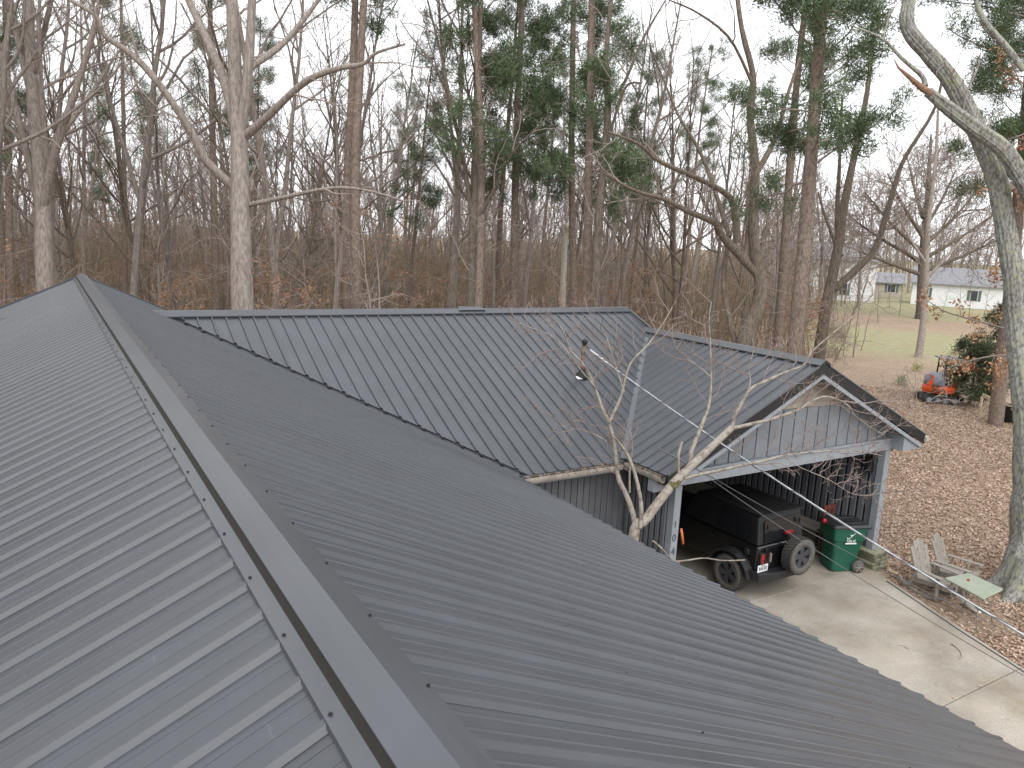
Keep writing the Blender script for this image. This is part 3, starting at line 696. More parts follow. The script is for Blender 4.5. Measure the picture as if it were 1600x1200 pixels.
# white print on the side turned to the drive: bird-like swoosh above two text lines
lg = MB()
lg.prism([(.331, -.10, .80), (.331, -.03, .83), (.331, .10, .95), (.331, .02, .90), (.331, -.04, .90), (.331, -.01, .86)], (.004, 0, 0))
lg.prism([(.331, -.13, .86), (.331, -.10, .81), (.331, -.02, .80), (.331, -.10, .83)], (.004, 0, 0))
lg.box((.325, 0, .70), (.012, .26, .028))
lg.build('printed_emblem', M['white'], bn)
text_mesh('printed_words', 'City of', .075, Matrix.Translation((.325, 0, .735)) @ Matrix.Rotation(R(90), 4, 'Z') @ Matrix.Rotation(R(90), 4, 'X'), M['white'], bn, .006)
bn.location = (15.74, 10.30, 0); bn.rotation_euler = (0, 0, R(-112)); bn.scale = (1.06, 1.06, 1.06)
tag(MB().lathe([(.02, 0), (.05, .02), (.06, .06), (.05, .10), (.02, .12)], (15.30, 10.52, 1.10), (0, 0, 1), 14).build('red_ball', M['red'], None, True), 'small red round object lying on the left end of the bin lid', 'ball')
tag(MB().loft([[(15.38, 10.33, 1.125), (15.58, 10.25, 1.125), (15.62, 10.33, 1.125), (15.44, 10.44, 1.125)], [(15.42, 10.33, 1.15), (15.55, 10.27, 1.145), (15.57, 10.32, 1.15), (15.46, 10.40, 1.145)]]).build('white_bag', M['white'], None, True, bevel=.005), 'crumpled white paper bag on the bin lid', 'bag')
# clutter along the inner carport wall
sh = thing('low_shelf', 'low dark shelf rack along the inner carport wall behind the car', 'shelf', (15.95, 12.0, 0))
for zz in (.2, .62): MB().box((16.1, 12.2, zz), (.55, 2.4, .04)).build('shelf_board', M['chair'], sh)
for (xx, yy) in ((15.86, 11.04), (16.34, 11.04), (15.86, 13.36), (16.34, 13.36)): MB().box((xx, yy, .33), (.05, .05, .66)).build('leg', M['dark_back'], sh)
tag(MB().lathe([(.12, 0), (.135, .03), (.135, .26), (.06, .36), (.035, .38), (.035, .42)], (15.42, 10.95, 0), (0, 0, 1), 18).build('plastic_jug', M['blue'], None, True), 'dark blue plastic jug on the carport floor left of the bin', 'jug')
rc = thing('rust_red_chair', 'rust-red chair standing against the carport wall behind the bin', 'chair', (15.95, 11.15, 0))
MB().box((16.05, 10.75, .45), (.42, .42, .04)).build('seat', M['rust'], rc)
for (xx, yy) in ((15.87, 10.57), (16.23, 10.57), (15.87, 10.93), (16.23, 10.93)): MB().box((xx, yy, .215), (.045, .045, .43)).build('leg', M['rust'], rc)
for q in (-.16, 0, .16): MB().box((16.05+q, 10.94, .88), (.09, .03, .80)).build('back_slat', M['rust'], rc)
MB().box((16.05, 10.94, 1.25), (.44, .035, .10)).build('back_rail', M['rust'], rc)
tag(MB().tube([(10.17, 10.0, 2.0), (10.2, 9.98, 1.85), (10.26, 10.0, 1.68)], .025, 8).build('orange_tool_handle', M['orange_p'], None, True), 'orange tool handle hanging beside the numbered post', 'tool')

# ------------------------------------------------------------ rocking chairs and table
def rocking_chair(label):
    t = thing('rocking_chair', label, 'chair', (0, 0, 0), 'rocking chairs beside the driveway')
    for sx in (-1, 1):
        rk = MB(); rings = []
        for k in range(13):
            a = R(-34+k*5.6); rr = 1.05; y = math.sin(a)*rr+.06; z = rr-math.cos(a)*rr
            rings.append([(sx*.30-.022, y, z), (sx*.30+.022, y, z), (sx*.30+.022, y, z+.06), (sx*.30-.022, y, z+.06)])
        rk.loft(rings).build('rocker', M['chair'], t)
        MB().beam((sx*.30, -.33, .05), (sx*.31, -.31, .56), .085, .04, (0, 1, 0)).build('leg', M['chair'], t, bevel=.008)
        MB().beam((sx*.30, .36, .10), (sx*.30, .20, .56), .08, .035, (0, 1, 0)).build('leg', M['chair'], t, bevel=.008)
        MB().beam((sx*.33, -.42, .585), (sx*.31, .34, .575), .12, .03).build('armrest', M['chair'], t, bevel=.012)
        MB().beam((sx*.26, -.34, .38), (sx*.26, .36, .26), .03, .09).build('seat_rail', M['chair'], t)
    for k in range(6):
        y = -.34+k*.105; MB().box((0, y, .425-.17*(y+.34)), (.54, .092, .022), Matrix.Rotation(-.17, 3, 'X')).build('seat_slat', M['chair'], t, bevel=.006)
    MB().box((0, -.40, .385), (.54, .025, .10)).build('seat_front', M['chair'], t, bevel=.008)
    b0 = Vector((0, .24, .30)); bd = Vector((0, .36, .90)).normalized()
    for k in range(5):
        q = k-2; L = .86-.035*q*q; x0 = q*.093; x1 = q*.105
        o = MB(); n = Vector((0, -bd.z, bd.y))
        for (s0, s1) in ((0, .20), (.235, .40), (.435, .60), (.635, L)) if q in (-1, 1) else ((0, L),):
            pts = []
            for s_, wq in ((s0, .0445), (s1, .0515)):
                xc = x0+(x1-x0)*s_/L; pts.append((xc, s_, wq))
            a, b_ = pts
            o.prism([b0+bd*a[1]+Vector((a[0]-a[2], 0, 0)), b0+bd*a[1]+Vector((a[0]+a[2], 0, 0)), b0+bd*b_[1]+Vector((b_[0]+b_[2], 0, 0)), b0+bd*b_[1]+Vector((b_[0]-b_[2], 0, 0))], n*.02)
        o.build('back_slat', M['chair'], t)
    for s_ in (.215, .415, .615): MB().beam(b0+bd*s_+Vector((-.23, .005, 0)), b0+bd*s_+Vector((.23, .005, 0)), .05, .02, Vector((0, -bd.z, bd.y))).build('back_brace', M['chair'], t)
    return t
c1 = rocking_chair('taupe slatted rocking chair nearer the driveway edge, left of the pair')
c2 = copy_tree(c1); c2['label'] = 'taupe slatted rocking chair behind the folding table, right of the pair'
c1.location = (16.52, 8.48, GZ); c1.rotation_euler = (0, 0, R(-8)); c2.location = (17.42, 8.50, GZ); c2.rotation_euler = (0, 0, R(6))
tb = thing('folding_table', 'pale green folding table with thin curved metal legs beside the rocking chairs', 'table', (16.1, 7.45, GZ))
c = [at_z(1475, 903, .70), at_z(1512, 895, .70), at_z(1569, 920, .70), at_z(1538, 937, .70)]
cc = sum(c, Vector())/4
def tloop(z, k):
    out = []
    for i in range(4):
        p = cc+(c[i]-cc)*k; pp = cc+(c[i-1]-cc)*k; pn = cc+(c[(i+1) % 4]-cc)*k
        for q in (.14, .07, .02): out.append((p+(pp-p)*q+(pn-p)*(.02 if q > .1 else .0)) if q != .02 else p*.96+cc*.04)
        for q in (.07, .14): out.append(p+(pn-p)*q)
    return [Vector((v.x, v.y, z)) for v in out]
MB().loft([tloop(.665, .97), tloop(.68, 1), tloop(.70, 1), tloop(.705, .985)]).build('table_top', M['table'], tb)
for i in range(4):
    a = cc+(c[i]-cc)*.72; b_ = cc+(c[i]-cc)*.80
    MB().tube([(a.x, a.y, .665), (a.x*.9+b_.x*.1, a.y*.9+b_.y*.1, .45), (cc.x+(c[i].x-cc.x)*.62, cc.y+(c[i].y-cc.y)*.62, .28), (b_.x, b_.y, GZ)], .014, 8).build('leg', M['tableleg'], tb, True)
for (i, j) in ((0, 3), (1, 2)):
    a = cc+(c[i]-cc)*.66; b_ = cc+(c[j]-cc)*.66
    MB().tube([(a.x, a.y, .36), (b_.x, b_.y, .36)], .010, 6).build('cross_bar', M['tableleg'], tb, True)
sn = cc+(c[0]-cc)*.15+(c[1]-cc)*.25
tag(MB().box((sn.x, sn.y, .715), (.10, .05, .02), Matrix.Rotation(.5, 3, 'Z')).build('small_packet', M['red'], None, False, .004), 'tiny red and blue packet lying on the folding table', 'packet')
pa, pb = at_z(1503, 941, GZ+.05), at_z(1531, 957, GZ+.05)
tag(MB().tube([pa, pa.lerp(pb, .5), pb], .05, 10).build('white_pipe', M['white'], None, True), 'white drain pipe lying on the ground under the folding table', 'pipe')
pts = [at_z(x, y, .012) for x, y in ((1386, 908), (1420, 931), (1460, 958), (1500, 985), (1550, 1017), (1610, 1056), (1680, 1100))]
tag(MB().tube(pts, .011, 6).build('dark_edge_line', M['wire'], None, True), 'thin dark line along the right edge of the driveway', 'hose')  # thin dark tube following the slab's right edge
pts = [at_z(x, y, .012) for x, y in ((1486, 1006), (1494, 1011), (1501, 1018), (1503, 1026), (1499, 1029))]
tag(MB().tube(pts, .010, 5).build('fallen_twig', M['twig'], None, True), 'short curved twig lying on the driveway', 'twig')
pts = [at_z(x, y, GZ+.04) for x, y in ((1384, 890), (1403, 897))]
tag(MB().tube(pts, .03, 6).build('broken_stick', M['wood'], None, True), 'pale broken stick on the leaves beside the stone pier', 'stick')

# ------------------------------------------------------------ mini excavator, lumber and tub in the yard
ex = thing('mini_excavator', 'small orange excavator with grey hood parked on the leaves behind an evergreen', 'excavator', (0, 0, 0))
for sy in (-1, 1):
    tr = MB(); n = 14; rings = []
    pr = []
    for k in range(n+1): a = R(90+k*180/n); pr.append((-.65+math.cos(a)*.21, .21+math.sin(a)*.21))
    for k in range(n+1): a = R(-90+k*180/n); pr.append((.65+math.cos(a)*.21, .21+math.sin(a)*.21))
    tr.prism([(u, sy*.52-.14, z) for u, z in pr], (0, .28, 0)); to = tr.build('track', M['track'], ex)
    for q in (-.62, -.2, .2, .62): MB().lathe([(.13, -.15), (.14, 0), (.13, .15)], (q, sy*.52, .21), (0, 1, 0), 14).build('track_roller', M['greyhood'], to)
MB().box((0, 0, .36), (.9, .8, .16)).build('undercarriage', M['plastic'], ex)
MB().box((1.0, 0, .28), (.06, 1.3, .32)).build('dozer_blade', M['plastic'], ex)
MB().lathe([(.32, 0), (.32, .1)], (0, 0, .42), (0, 0, 1), 20).build('turntable', M['plastic'], ex)
ring = lambda r, z: [(math.cos(R(a))*r-.1, math.sin(R(a))*r*.93, z) for a in range(90, 271, 15)]+[(.55, -r*.9, z), (.55, r*.9, z)]
MB().loft([ring(.62, .52), ring(.68, .56), ring(.68, .86), ring(.62, .90)]).build('counterweight', M['orange'], ex, True)
ring2 = lambda r, z, k=0: [(math.cos(R(a))*r-.1+k, math.sin(R(a))*r*.95, z) for a in range(90, 271, 15)]+[(.05, -r*.9, z), (.05, r*.9, z)]
MB().loft([ring2(.62, .905), ring2(.66, 1.0), ring2(.64, 1.32, .02), ring2(.52, 1.48, .06), ring2(.3, 1.54, .08)]).build('engine_hood', M['greyhood'], ex, True)
MB().prism([(-.50, -.50, .9), (-.66, -.30, .9), (-.66, .0, .9), (-.60, .0, 1.45), (-.56, -.28, 1.45), (-.44, -.44, 1.42)], (-.04, -.04, .0)).build('hood_panel', M['orange'], ex)
MB().box((.1, 0, 1.0), (.45, .5, .5)).build('seat', M['plastic'], ex, bevel=.04)
for (xx, yy) in ((-.02, .5), (-.02, -.5)): MB().beam((xx, yy, .9), (xx+.05, yy, 2.3), .06, .06).build('canopy_post', M['plastic'], ex)
MB().box((.35, 0, 2.33), (1.1, 1.15, .07)).build('canopy', M['greyhood'], ex, bevel=.02)
MB().beam((.6, 0, .7), (1.5, 0, 2.0), .18, .22).build('boom', M['orange'], ex); MB().beam((1.45, 0, 2.0), (2.5, 0, 1.0), .15, .18).build('stick', M['orange'], ex)
MB().prism([(2.4, -.2, 1.0), (2.7, -.2, .6), (2.3, -.2, .35), (2.1, -.2, .7)], (0, .4, 0)).build('bucket', M['plastic'], ex)
e0 = at_z(1463, 628, GZ); ex.location = (e0.x, e0.y, GZ); ex.rotation_euler = (0, 0, R(-40))
lb = thing('lumber_rack', 'rough rack of pale boards leaning beside the yard pine', 'lumber', at_z(1555, 655, GZ))
a, b_ = at(1535, 617, 37.0), at(1596, 645, 34.5)
MB().beam(a, b_, .05, .16).build('top_board', M['wood'], lb)
for (x0, y0, x1, y1, D0, D1) in ((1532, 652, 1549, 636, 36.2, 36.2), (1524, 646, 1546, 630, 37.2, 36.8)):
    p, q = at_z(x0, y0, GZ), at(x1, y1, D1); MB().beam(p, q, .05, .12).build('brace_board', M['wood'], lb)
for (p, D) in ((a, 0), (b_, 0)): MB().beam(Vector((p.x, p.y, GZ)), Vector((p.x, p.y, p.z-.08)), .09, .09).build('stake', M['wood'], lb)
t0 = at_z(1578, 661, GZ)
tag(MB().lathe([(.30, 0), (.33, .05), (.42, .55), (.48, .78), (.50, .80), (.45, .79), (.38, .5)], (t0.x+.15, t0.y+.1, GZ), (0, 0, 1), 20).build('black_tub', M['blacktub'], None, True), 'black plastic tub standing right behind the yard pine trunk', 'tub')

# ------------------------------------------------------------ wooden pole
pb_ = at(878, 490, 40); pt_ = at(884, 352, 40)
pole = thing('utility_pole', 'pale weathered wooden pole rising behind the wing ridge', 'pole', (pb_.x, pb_.y, GZ))
MB().tube([(pb_.x-.05, pb_.y, GZ), pb_, pt_], [.19, .17, .13], 12).build('shaft', M['pole'], pole, True)
MB().lathe([(.05, 0), (.07, .05), (.06, .18), (.03, .22)], pt_+Vector((-.12, 0, .02)), (0, 0, 1), 10).build('insulator', M['white'], pole, True)
MB().box(pt_+Vector((.0, -.15, -.25)), (.22, .1, .28)).build('junction_box', M['chair'], pole)

# ------------------------------------------------------------ trees
def npv(v): return np.array(v, float)
def wander(r, p, d, L, n, wob, up):
    pts = [p]; st = L/n
    for _ in range(n):
        d = d+r.normal(0, wob, 3)+np.array([0, 0, up]); d /= np.linalg.norm(d); p = p+d*st; pts.append(p)
    return np.array(pts), d
def spawn(acc, r, pts, rad, lvl, cfg):
    """children along a limb; acc[k] collects level k"""
    if lvl >= len(cfg): return
    c = cfg[lvl]; seg = np.linalg.norm(np.diff(pts, axis=0), axis=1); cum = np.concatenate([[0], np.cumsum(seg)]); L = cum[-1]
    n = int(c['n']*L+r.random()) if c.get('per_m') else c['n']
    n = max(c.get('min', 0), min(n, c.get('max', 99)))
    for k in range(n):
        t = c['t0']+(c.get('t1', 1)-c['t0'])*(k+r.random())/max(n, 1); s = t*L
        i = min(np.searchsorted(cum, s, 'right')-1, len(seg)-1); f = (s-cum[i])/max(seg[i], 1e-6)
        p = pts[i]*(1-f)+pts[i+1]*f; tan = (pts[i+1]-pts[i])/max(seg[i], 1e-6); r0 = rad[i]*(1-f)+rad[i+1]*f
        q = r.normal(0, 1, 3); q -= tan*(q@tan); q /= np.linalg.norm(q)+1e-9
        a = math.radians(c['ang']+r.normal(0, 10)); d = tan*math.cos(a)+q*math.sin(a); d[2] += c.get('lift', 0); d /= np.linalg.norm(d)
        ln = c['len']*(r.uniform(.6, 1.25))*(1-c.get('fall', .5)*t)*(L if c.get('rel') else 1)
        cr = max(c['rmin'], min(r0*.72, c['r']*ln))
        nn = c.get('seg', 5); P, _ = wander(r, p, d, ln, nn, c.get('wob', .16), c.get('up', .03))
        rr = np.linspace(cr, max(c['rmin']*.7, cr*c.get('tip', .3)), nn+1)
        acc[min(lvl, len(acc)-1)].add(*tube_np(P, rr, c.get('sides', 4)))
        if 'leaf' in c and r.random() < c.get('lp', 1): c['leaf'](r, P)
        spawn(acc, r, P, rr, lvl+1, cfg)
def leafer(acc, n, spread, ln, wd, droop=0, upb=0):
    """small leaf or needle blades round the outer half of a twig"""
    def f(r, P):
        m = n; i = r.integers(max(1, len(P)//2), len(P), m); c = P[i]+r.normal(0, spread, (m, 3))
        d = r.normal(0, 1, (m, 3)); d[:, 2] += upb-droop; d /= np.linalg.norm(d, axis=1)[:, None]
        s = np.cross(d, r.normal(0, 1, (m, 3))); s /= np.linalg.norm(s, axis=1)[:, None]+1e-9
        l = ln*r.uniform(.6, 1.3, (m, 1)); w_ = wd*r.uniform(.7, 1.2, (m, 1))
        V = np.stack([c, c+d*l*.5+s*w_*.5, c+d*l, c+d*l*.5-s*w_*.5], 1).reshape(-1, 3)
        acc.add(V, np.arange(4*m).reshape(-1, 4))
    return f
BARE = lambda rm=.007: [dict(n=15, t0=.32, ang=42, len=.36, rel=1, r=.017, rmin=.02, up=.07, seg=7, wob=.13, fall=.6, sides=5),
        dict(n=1.25, per_m=1, t0=.18, ang=42, len=.42, rel=1, r=.011, rmin=.010, up=.05, seg=5, wob=.16, fall=.4, max=8),
        dict(n=2.8, per_m=1, t0=.15, ang=40, len=.75, r=.008, rmin=rm, up=.04, seg=4, sides=3, max=8, min=2),
        dict(n=3, t0=.2, ang=38, len=.42, r=.006, rmin=rm*.8, up=.03, seg=3, sides=3)]
def assemble(name, label, cat, loc, tacc, cacc, tm, cm, leaf=None, lm=None, group=None, parent_things=None):
    root = thing(name, label, cat, loc, group)
    meshobj('trunk', tacc.mesh('trunk', tm), root).matrix_parent_inverse = Matrix()
    cr = meshobj('crown', cacc.mesh('crown', cm), root); cr.matrix_parent_inverse = Matrix()
    if leaf is not None and leaf.n:
        lo = meshobj('foliage', leaf.mesh('foliage', lm, False), cr); lo.matrix_parent_inverse = Matrix(); lo['kind'] = 'stuff'
    return root
def proto_bare(seed, h, r0, lean=0, forks=1, tm='bark_grey', first=.32):
    r = np.random.default_rng(seed); T, Cc = Acc(), Acc(); acc = [T, Cc, Cc, Cc]; cfg = BARE(); cfg[0]['t0'] = first
    base = np.zeros(3); d = np.array([lean, r.normal(0, .03), 1.]); d /= np.linalg.norm(d)
    for k in range(forks):
        if k == 0:
            P, _ = wander(r, base-np.array([0, 0, .3]), d, h, 12, .035, .02); rr = r0*np.linspace(1, .12, 13)**.85; rr[0] *= 1.35
            main = (P, rr)
        else:
            i = r.integers(3, 6); dd = np.array([r.normal(0, .35), r.normal(0, .35), 1.]); dd /= np.linalg.norm(dd)
            P, _ = wander(r, main[0][i], dd, h*(1-i/12)*.95, 9, .05, .04); rr = main[1][i]*.75*np.linspace(1, .12, 10)
        T.add(*tube_np(P, rr, 8)); spawn(acc, r, P, rr, 0, cfg)
    return T, Cc
def pine_parts(r, P, rr, T, Cc, Nd, t0, blen, nb, dens=36, clump=.135):
    L = np.linalg.norm(np.diff(P, axis=0), axis=1).sum()
    lf = leafer(Nd, dens, clump, .24, .030, upb=.5)
    cfg = [dict(n=nb, t0=t0, t1=.99, ang=78, len=blen, r=.013, rmin=.018, up=.035, seg=6, wob=.14, fall=.55, sides=5),
           dict(n=3.0, per_m=1, t0=.32, ang=48, len=.75, r=.012, rmin=.009, up=.07, seg=4, fall=.2, leaf=lf, min=3, max=9, sides=3),
           dict(n=3, t0=.35, ang=45, len=.42, r=.01, rmin=.007, up=.08, seg=3, leaf=lf, sides=3)]
    # dead stubs below the crown
    stub = [dict(n=12, t0=.2, t1=t0, ang=80, len=1.1, r=.012, rmin=.012, up=0, seg=4, fall=.2)]
    spawn([Cc, Cc, Cc], r, P, rr, 0, cfg); spawn([Cc], r, P, rr, 0, stub)
def proto_pine(seed, h, r0, t0=.5, blen=2.6, nb=34):
    r = np.random.default_rng(seed); T, Cc, Nd = Acc(), Acc(), Acc()
    P, _ = wander(r, np.array([0, 0, -.3]), np.array([r.normal(0, .03), r.normal(0, .03), 1.]), h, 12, .018, .02); rr = r0*np.linspace(1, .16, 13)
    T.add(*tube_np(P, rr, 9)); pine_parts(r, P, rr, T, Cc, Nd, t0, blen, nb)
    return T, Cc, Nd
class TreeKind:
    """one set of meshes, placed as many individuals"""
    def __init__(s, T, Cc, tm, cm, Nd=None, lm=None):
        s.t = T.mesh('trunk', M[tm]); s.c = Cc.mesh('crown', M[cm]); s.l = Nd.mesh('foliage', M[lm], False) if Nd is not None and Nd.n else None
    def place(s, name, label, loc, rz, sc, group, cat='tree'):
        root = thing(name, label, cat, loc, group); root.rotation_euler = (0, 0, rz); root.scale = (sc, sc, sc)
        for nm, me in (('trunk', s.t), ('crown', s.c)):
            o = bpy.data.objects.new(nm, me); col.objects.link(o); o.parent = root
            if nm == 'crown' and s.l:
                l = bpy.data.objects.new('foliage', s.l); col.objects.link(l); l.parent = o; l['kind'] = 'stuff'
        return root
bare = [TreeKind(*proto_bare(100+k, h, r0, ln, fk, tm, fs), tm, 'twig') for k, (h, r0, ln, fk, tm, fs) in enumerate((
    (19, .16, .02, 1, 'bark_grey', .35), (21, .20, -.03, 2, 'bark_grey', .40), (17, .13, .05, 1, 'bark_dark', .30), (22, .22, .0, 2, 'bark_grey', .38), (15, .11, -.06, 1, 'bark_grey', .22), (20, .17, .04, 3, 'bark_dark', .36)))]
pines = [TreeKind(*(lambda q: (q[0], q[1]))(pp), 'bark_pine', 'twig', pp[2], 'needle') for pp in (proto_pine(201, 24, .21, .50, 2.4, 40), proto_pine(202, 22, .18, .42, 2.1, 38), proto_pine(203, 26, .24, .55, 2.9, 36))]
def proto_sapling(seed, h, leafy):
    r = np.random.default_rng(seed); T, Cc, Lf = Acc(), Acc(), Acc(); lf = leafer(Lf, 6, .11, .10, .06, droop=.4)
    cfg = [dict(n=14, t0=.2, ang=62, len=.42, rel=1, r=.010, rmin=.009, up=.02, seg=5, fall=.5),
           dict(n=2.6, per_m=1, t0=.2, ang=45, len=.55, r=.009, rmin=.006, up=.02, seg=4, sides=3, leaf=lf, lp=leafy, max=8, min=2),
           dict(n=3, t0=.2, ang=42, len=.32, r=.009, rmin=.005, up=.01, seg=3, sides=3, leaf=lf, lp=leafy)]
    P, _ = wander(r, np.array([0, 0, -.1]), np.array([r.normal(0, .12), r.normal(0, .12), 1.]), h, 8, .08, .05); rr = np.linspace(h*.009, .012, 9)
    T.add(*tube_np(P, rr, 6)); spawn([Cc, Cc, Cc], r, P, rr, 0, cfg); return T, Cc, Lf
saps = [TreeKind(q[0], q[1], 'bark_grey', 'twig', q[2], 'brown_leaf') for q in (proto_sapling(301, 6.5, .35), proto_sapling(302, 5, .6), proto_sapling(303, 8, .12), proto_sapling(304, 7, .0))]

# --- individual trees traced with their own limbs
def traced(name, label, base, limbs, tm, cm, seed, cfg, extra=None, cat='tree', sides=9, leaf=None, lm=None, skip=()):
    """limbs: list of (list of (px, py, depth), r_start, r_end)"""
    r = np.random.default_rng(seed); T, Cc = Acc(), Acc(); root = Vector(base); acc = [Cc, Cc, Cc, Cc]
    for k, (pl, ra, rb) in enumerate(limbs):
        P = np.array([npv(p) if isinstance(p, Vector) else npv(at(*p)) for p in pl])-npv(root)
        # resample smoothly
        n = max(6, 3*len(P)); t = np.linspace(0, len(P)-1, n); i = np.clip(t.astype(int), 0, len(P)-2); f = (t-i)[:, None]
        p0 = P[np.clip(i-1, 0, None)]; p1 = P[i]; p2 = P[i+1]; p3 = P[np.clip(i+2, None, len(P)-1)]
        Q = .5*((2*p1)+(-p0+p2)*f+(2*p0-5*p1+4*p2-p3)*f**2+(-p0+3*p1-3*p2+p3)*f**3)
        rl = ra if isinstance(ra, list) else None; ra = rl[0] if rl else ra
        rr = (np.interp(np.linspace(0, len(rl)-1, n), np.arange(len(rl)), rl) if rl else np.linspace(ra, rb, n))*(1+r.normal(0, .03, n))
        if sides == 18 and ra > .2:
            n2 = 120; t2 = np.linspace(0, n-1, n2); Q2 = np.stack([np.interp(t2, np.arange(n), Q[:, q]) for q in range(3)], -1); r2 = np.interp(t2, np.arange(n), rr)
            V_, F_ = tube_np(Q2, r2, 56); V_ = V_.reshape(n2, 56, 3); rg = np.cumsum(r.normal(0, .35, (n2, 56)), 0)*.25+r.normal(0, 1, (1, 56)); rg = np.tanh(rg)*.022
            V_ = Q2[:, None]+(V_-Q2[:, None])*(1+rg[..., None]/np.maximum(r2, .12)[:, None, None]); T.add(V_.reshape(-1, 3), F_)
        else: T.add(*tube_np(Q, rr, sides if ra > .05 else 6))
        if k not in skip: spawn(acc, r, Q, rr, 0, cfg)
        if extra: extra(k, r, Q, rr, T, Cc)
    return assemble(name, label, cat, root, T, Cc, M[tm], M[cm], leaf, M[lm] if lm else None)
LIMB = [dict(n=.62, per_m=1, t0=.25, ang=45, len=2.4, r=.014, rmin=.018, up=.06, seg=6, fall=.3, max=12),
        dict(n=1.7, per_m=1, t0=.15, ang=42, len=1.15, r=.010, rmin=.011, up=.05, seg=5, max=8, min=2, sides=3),
        dict(n=3, per_m=1, t0=.15, ang=40, len=.6, r=.008, rmin=.008, up=.03, seg=3, sides=3, max=6, min=2),
        dict(n=2, t0=.2, ang=38, len=.35, r=.008, rmin=.006, up=.02, seg=3, sides=3)]
def gb_(x, y, D): p = at(x, y, D); return Vector((p.x, p.y, GZ-.1))
D = 26
b0 = gb_(380, 488, D)
traced('oak_tree', 'large pale-barked bare oak with wide forked limbs left of the wing ridge', b0, [
    ([b0, (379, 488, D), (376, 330, D), (374, 220, D), (368, 120, D), (363, 20, D), (358, -90, D)], .42, .15),
    ([(362, 290, D), (321, 250, D-.6), (300, 208, D-1), (250, 133, D-1.8), (208, 87, D-2.2), (162, 54, D-2.6), (150, 25, D-2.8), (100, -5, D-3)], .16, .05),
    ([(370, 205, D), (352, 130, D+.6), (322, 60, D+1), (292, -5, D+1.4), (270, -60, D+1.5)], .19, .09),
    ([(376, 215, D), (388, 110, D-.5), (394, 0, D-.8), (398, -80, D-1)], .19, .11),
    ([(384, 212, D), (420, 180, D-.6), (475, 129, D-1.3), (525, 108, D-1.8), (567, 100, D-2), (587, 83, D-2.2), (633, 69, D-2.5)], .15, .03),
    ([(390, 105, D-.5), (440, 70, D+.3), (475, 30, D+.6), (505, -10, D+.8)], .13, .06),
    ([(391, 320, D), (437, 310, D-.8), (517, 294, D-1.8), (575, 298, D-2.4), (633, 315, D-3)], .09, .025)], 'bark_oak', 'twig', 1, LIMB)
D = 29
b0 = gb_(72, 480, D)
traced('forked_oak', 'pale bare tree with several rising stems at the far left', b0, [
    ([b0, (70, 440, D), (66, 300, D), (54, 180, D), (48, 90, D), (42, -40, D)], .36, .16),
    ([(54, 170, D), (32, 80, D), (14, 0, D), (4, -50, D)], .14, .06), ([(50, 120, D), (66, 60, D-.5), (80, 0, D-1), (90, -60, D-1)], .13, .06),
    ([(66, 330, D), (88, 230, D-1), (112, 160, D-1.5), (140, 70, D-2), (156, 0, D-2.5)], .18, .07),
    ([(92, 215, D-1), (140, 150, D), (175, 95, D+.5), (210, 50, D+.7)], .10, .03),
    ([(62, 230, D), (36, 195, D+.8), (0, 178, D+1.2), (-40, 160, D+1.5)], .10, .04)], 'bark_oak', 'twig', 2, LIMB)
Nd = Acc()
def pine_extra(t0, blen, nb, only=(0,)):
    def f(k, r, Q, rr, T, Cc):
        if k in only: pine_parts(r, Q, rr, T, Cc, Nd, t0, blen, nb)
    return f
NOB = [dict(n=0, t0=0, ang=0, len=0, r=0, rmin=.01)]
def big_pine(label, pts, D, ra, rb, seed, t0, blen, nb):
    global Nd
    Nd = Acc(); b = gb_(pts[0][0], pts[0][1], D)
    tops = [(x, y, D) for x, y in pts]; a, c = at(*tops[-2]), at(*tops[-1]); ext = c+(c-a).normalized()*7
    return traced('pine_tree', label, b, [([b]+tops+[ext], ra, rb)], 'bark_pine', 'twig', seed, NOB, pine_extra(t0, blen, nb), leaf=Nd, lm='needle')
big_pine('tall pine, left trunk of the close pair right of the large oak', [(545, 488), (543, 300), (551, 120), (556, -20)], 33, .27, .10, 11, .66, 2.3, 20)
big_pine('tall pine, right trunk of the close pair right of the large oak', [(557, 488), (555, 260), (562, 110), (570, -20)], 32, .27, .11, 12, .66, 2.3, 20)
big_pine('tall reddish pine with dense green boughs behind the middle of the wing ridge', [(747, 490), (752, 250), (741, 0)], 34, .25, .09, 13, .38, 2.6, 46)
big_pine('tall pine with many green boughs just left of the wooden pole', [(802, 490), (806, 240), (816, 0)], 36, .24, .09, 14, .35, 2.8, 46)
big_pine('slim green-topped pine right of the wooden pole', [(896, 490), (893, 260), (896, 0)], 37, .22, .09, 15, .36, 2.8, 46)
big_pine('stout pine with a straight brown trunk right of the wooden pole', [(916, 490), (920, 260), (925, 0)], 33, .25, .11, 16, .36, 2.8, 44)
big_pine('massive pine with shaggy green boughs standing behind the carport ridge', [(1241, 548), (1258, 367), (1272, 183), (1286, -20)], 25, .27, .16, 17, .42, 3.9, 44)
big_pine('leaning reddish pine left of the massive pine behind the carport', [(1215, 540), (1232, 300), (1245, 130), (1262, -20)], 34, .23, .10, 18, .45, 3, 34)
big_pine('pine at the far left edge with green boughs behind the forked oak', [(18, 480), (12, 200), (8, -10)], 38, .22, .10, 19, .38, 2.6, 36)
big_pine('distant pine with open green boughs between the forked oak and the large oak', [(196, 470), (194, 250), (190, 40)], 46, .20, .06, 20, .45, 2.3, 26)
big_pine('straight pine behind the large oak with green boughs near the picture top', [(338, 480), (333, 250), (328, 0)], 42, .25, .10, 21, .45, 2.6, 30)
big_pine('yard pine with a stout reddish trunk standing beside the black tub', [(1556, 655), (1566, 560), (1577, 470), (1590, 330), (1605, 150)], 34.9, .34, .20, 22, .42, 3.6, 40)
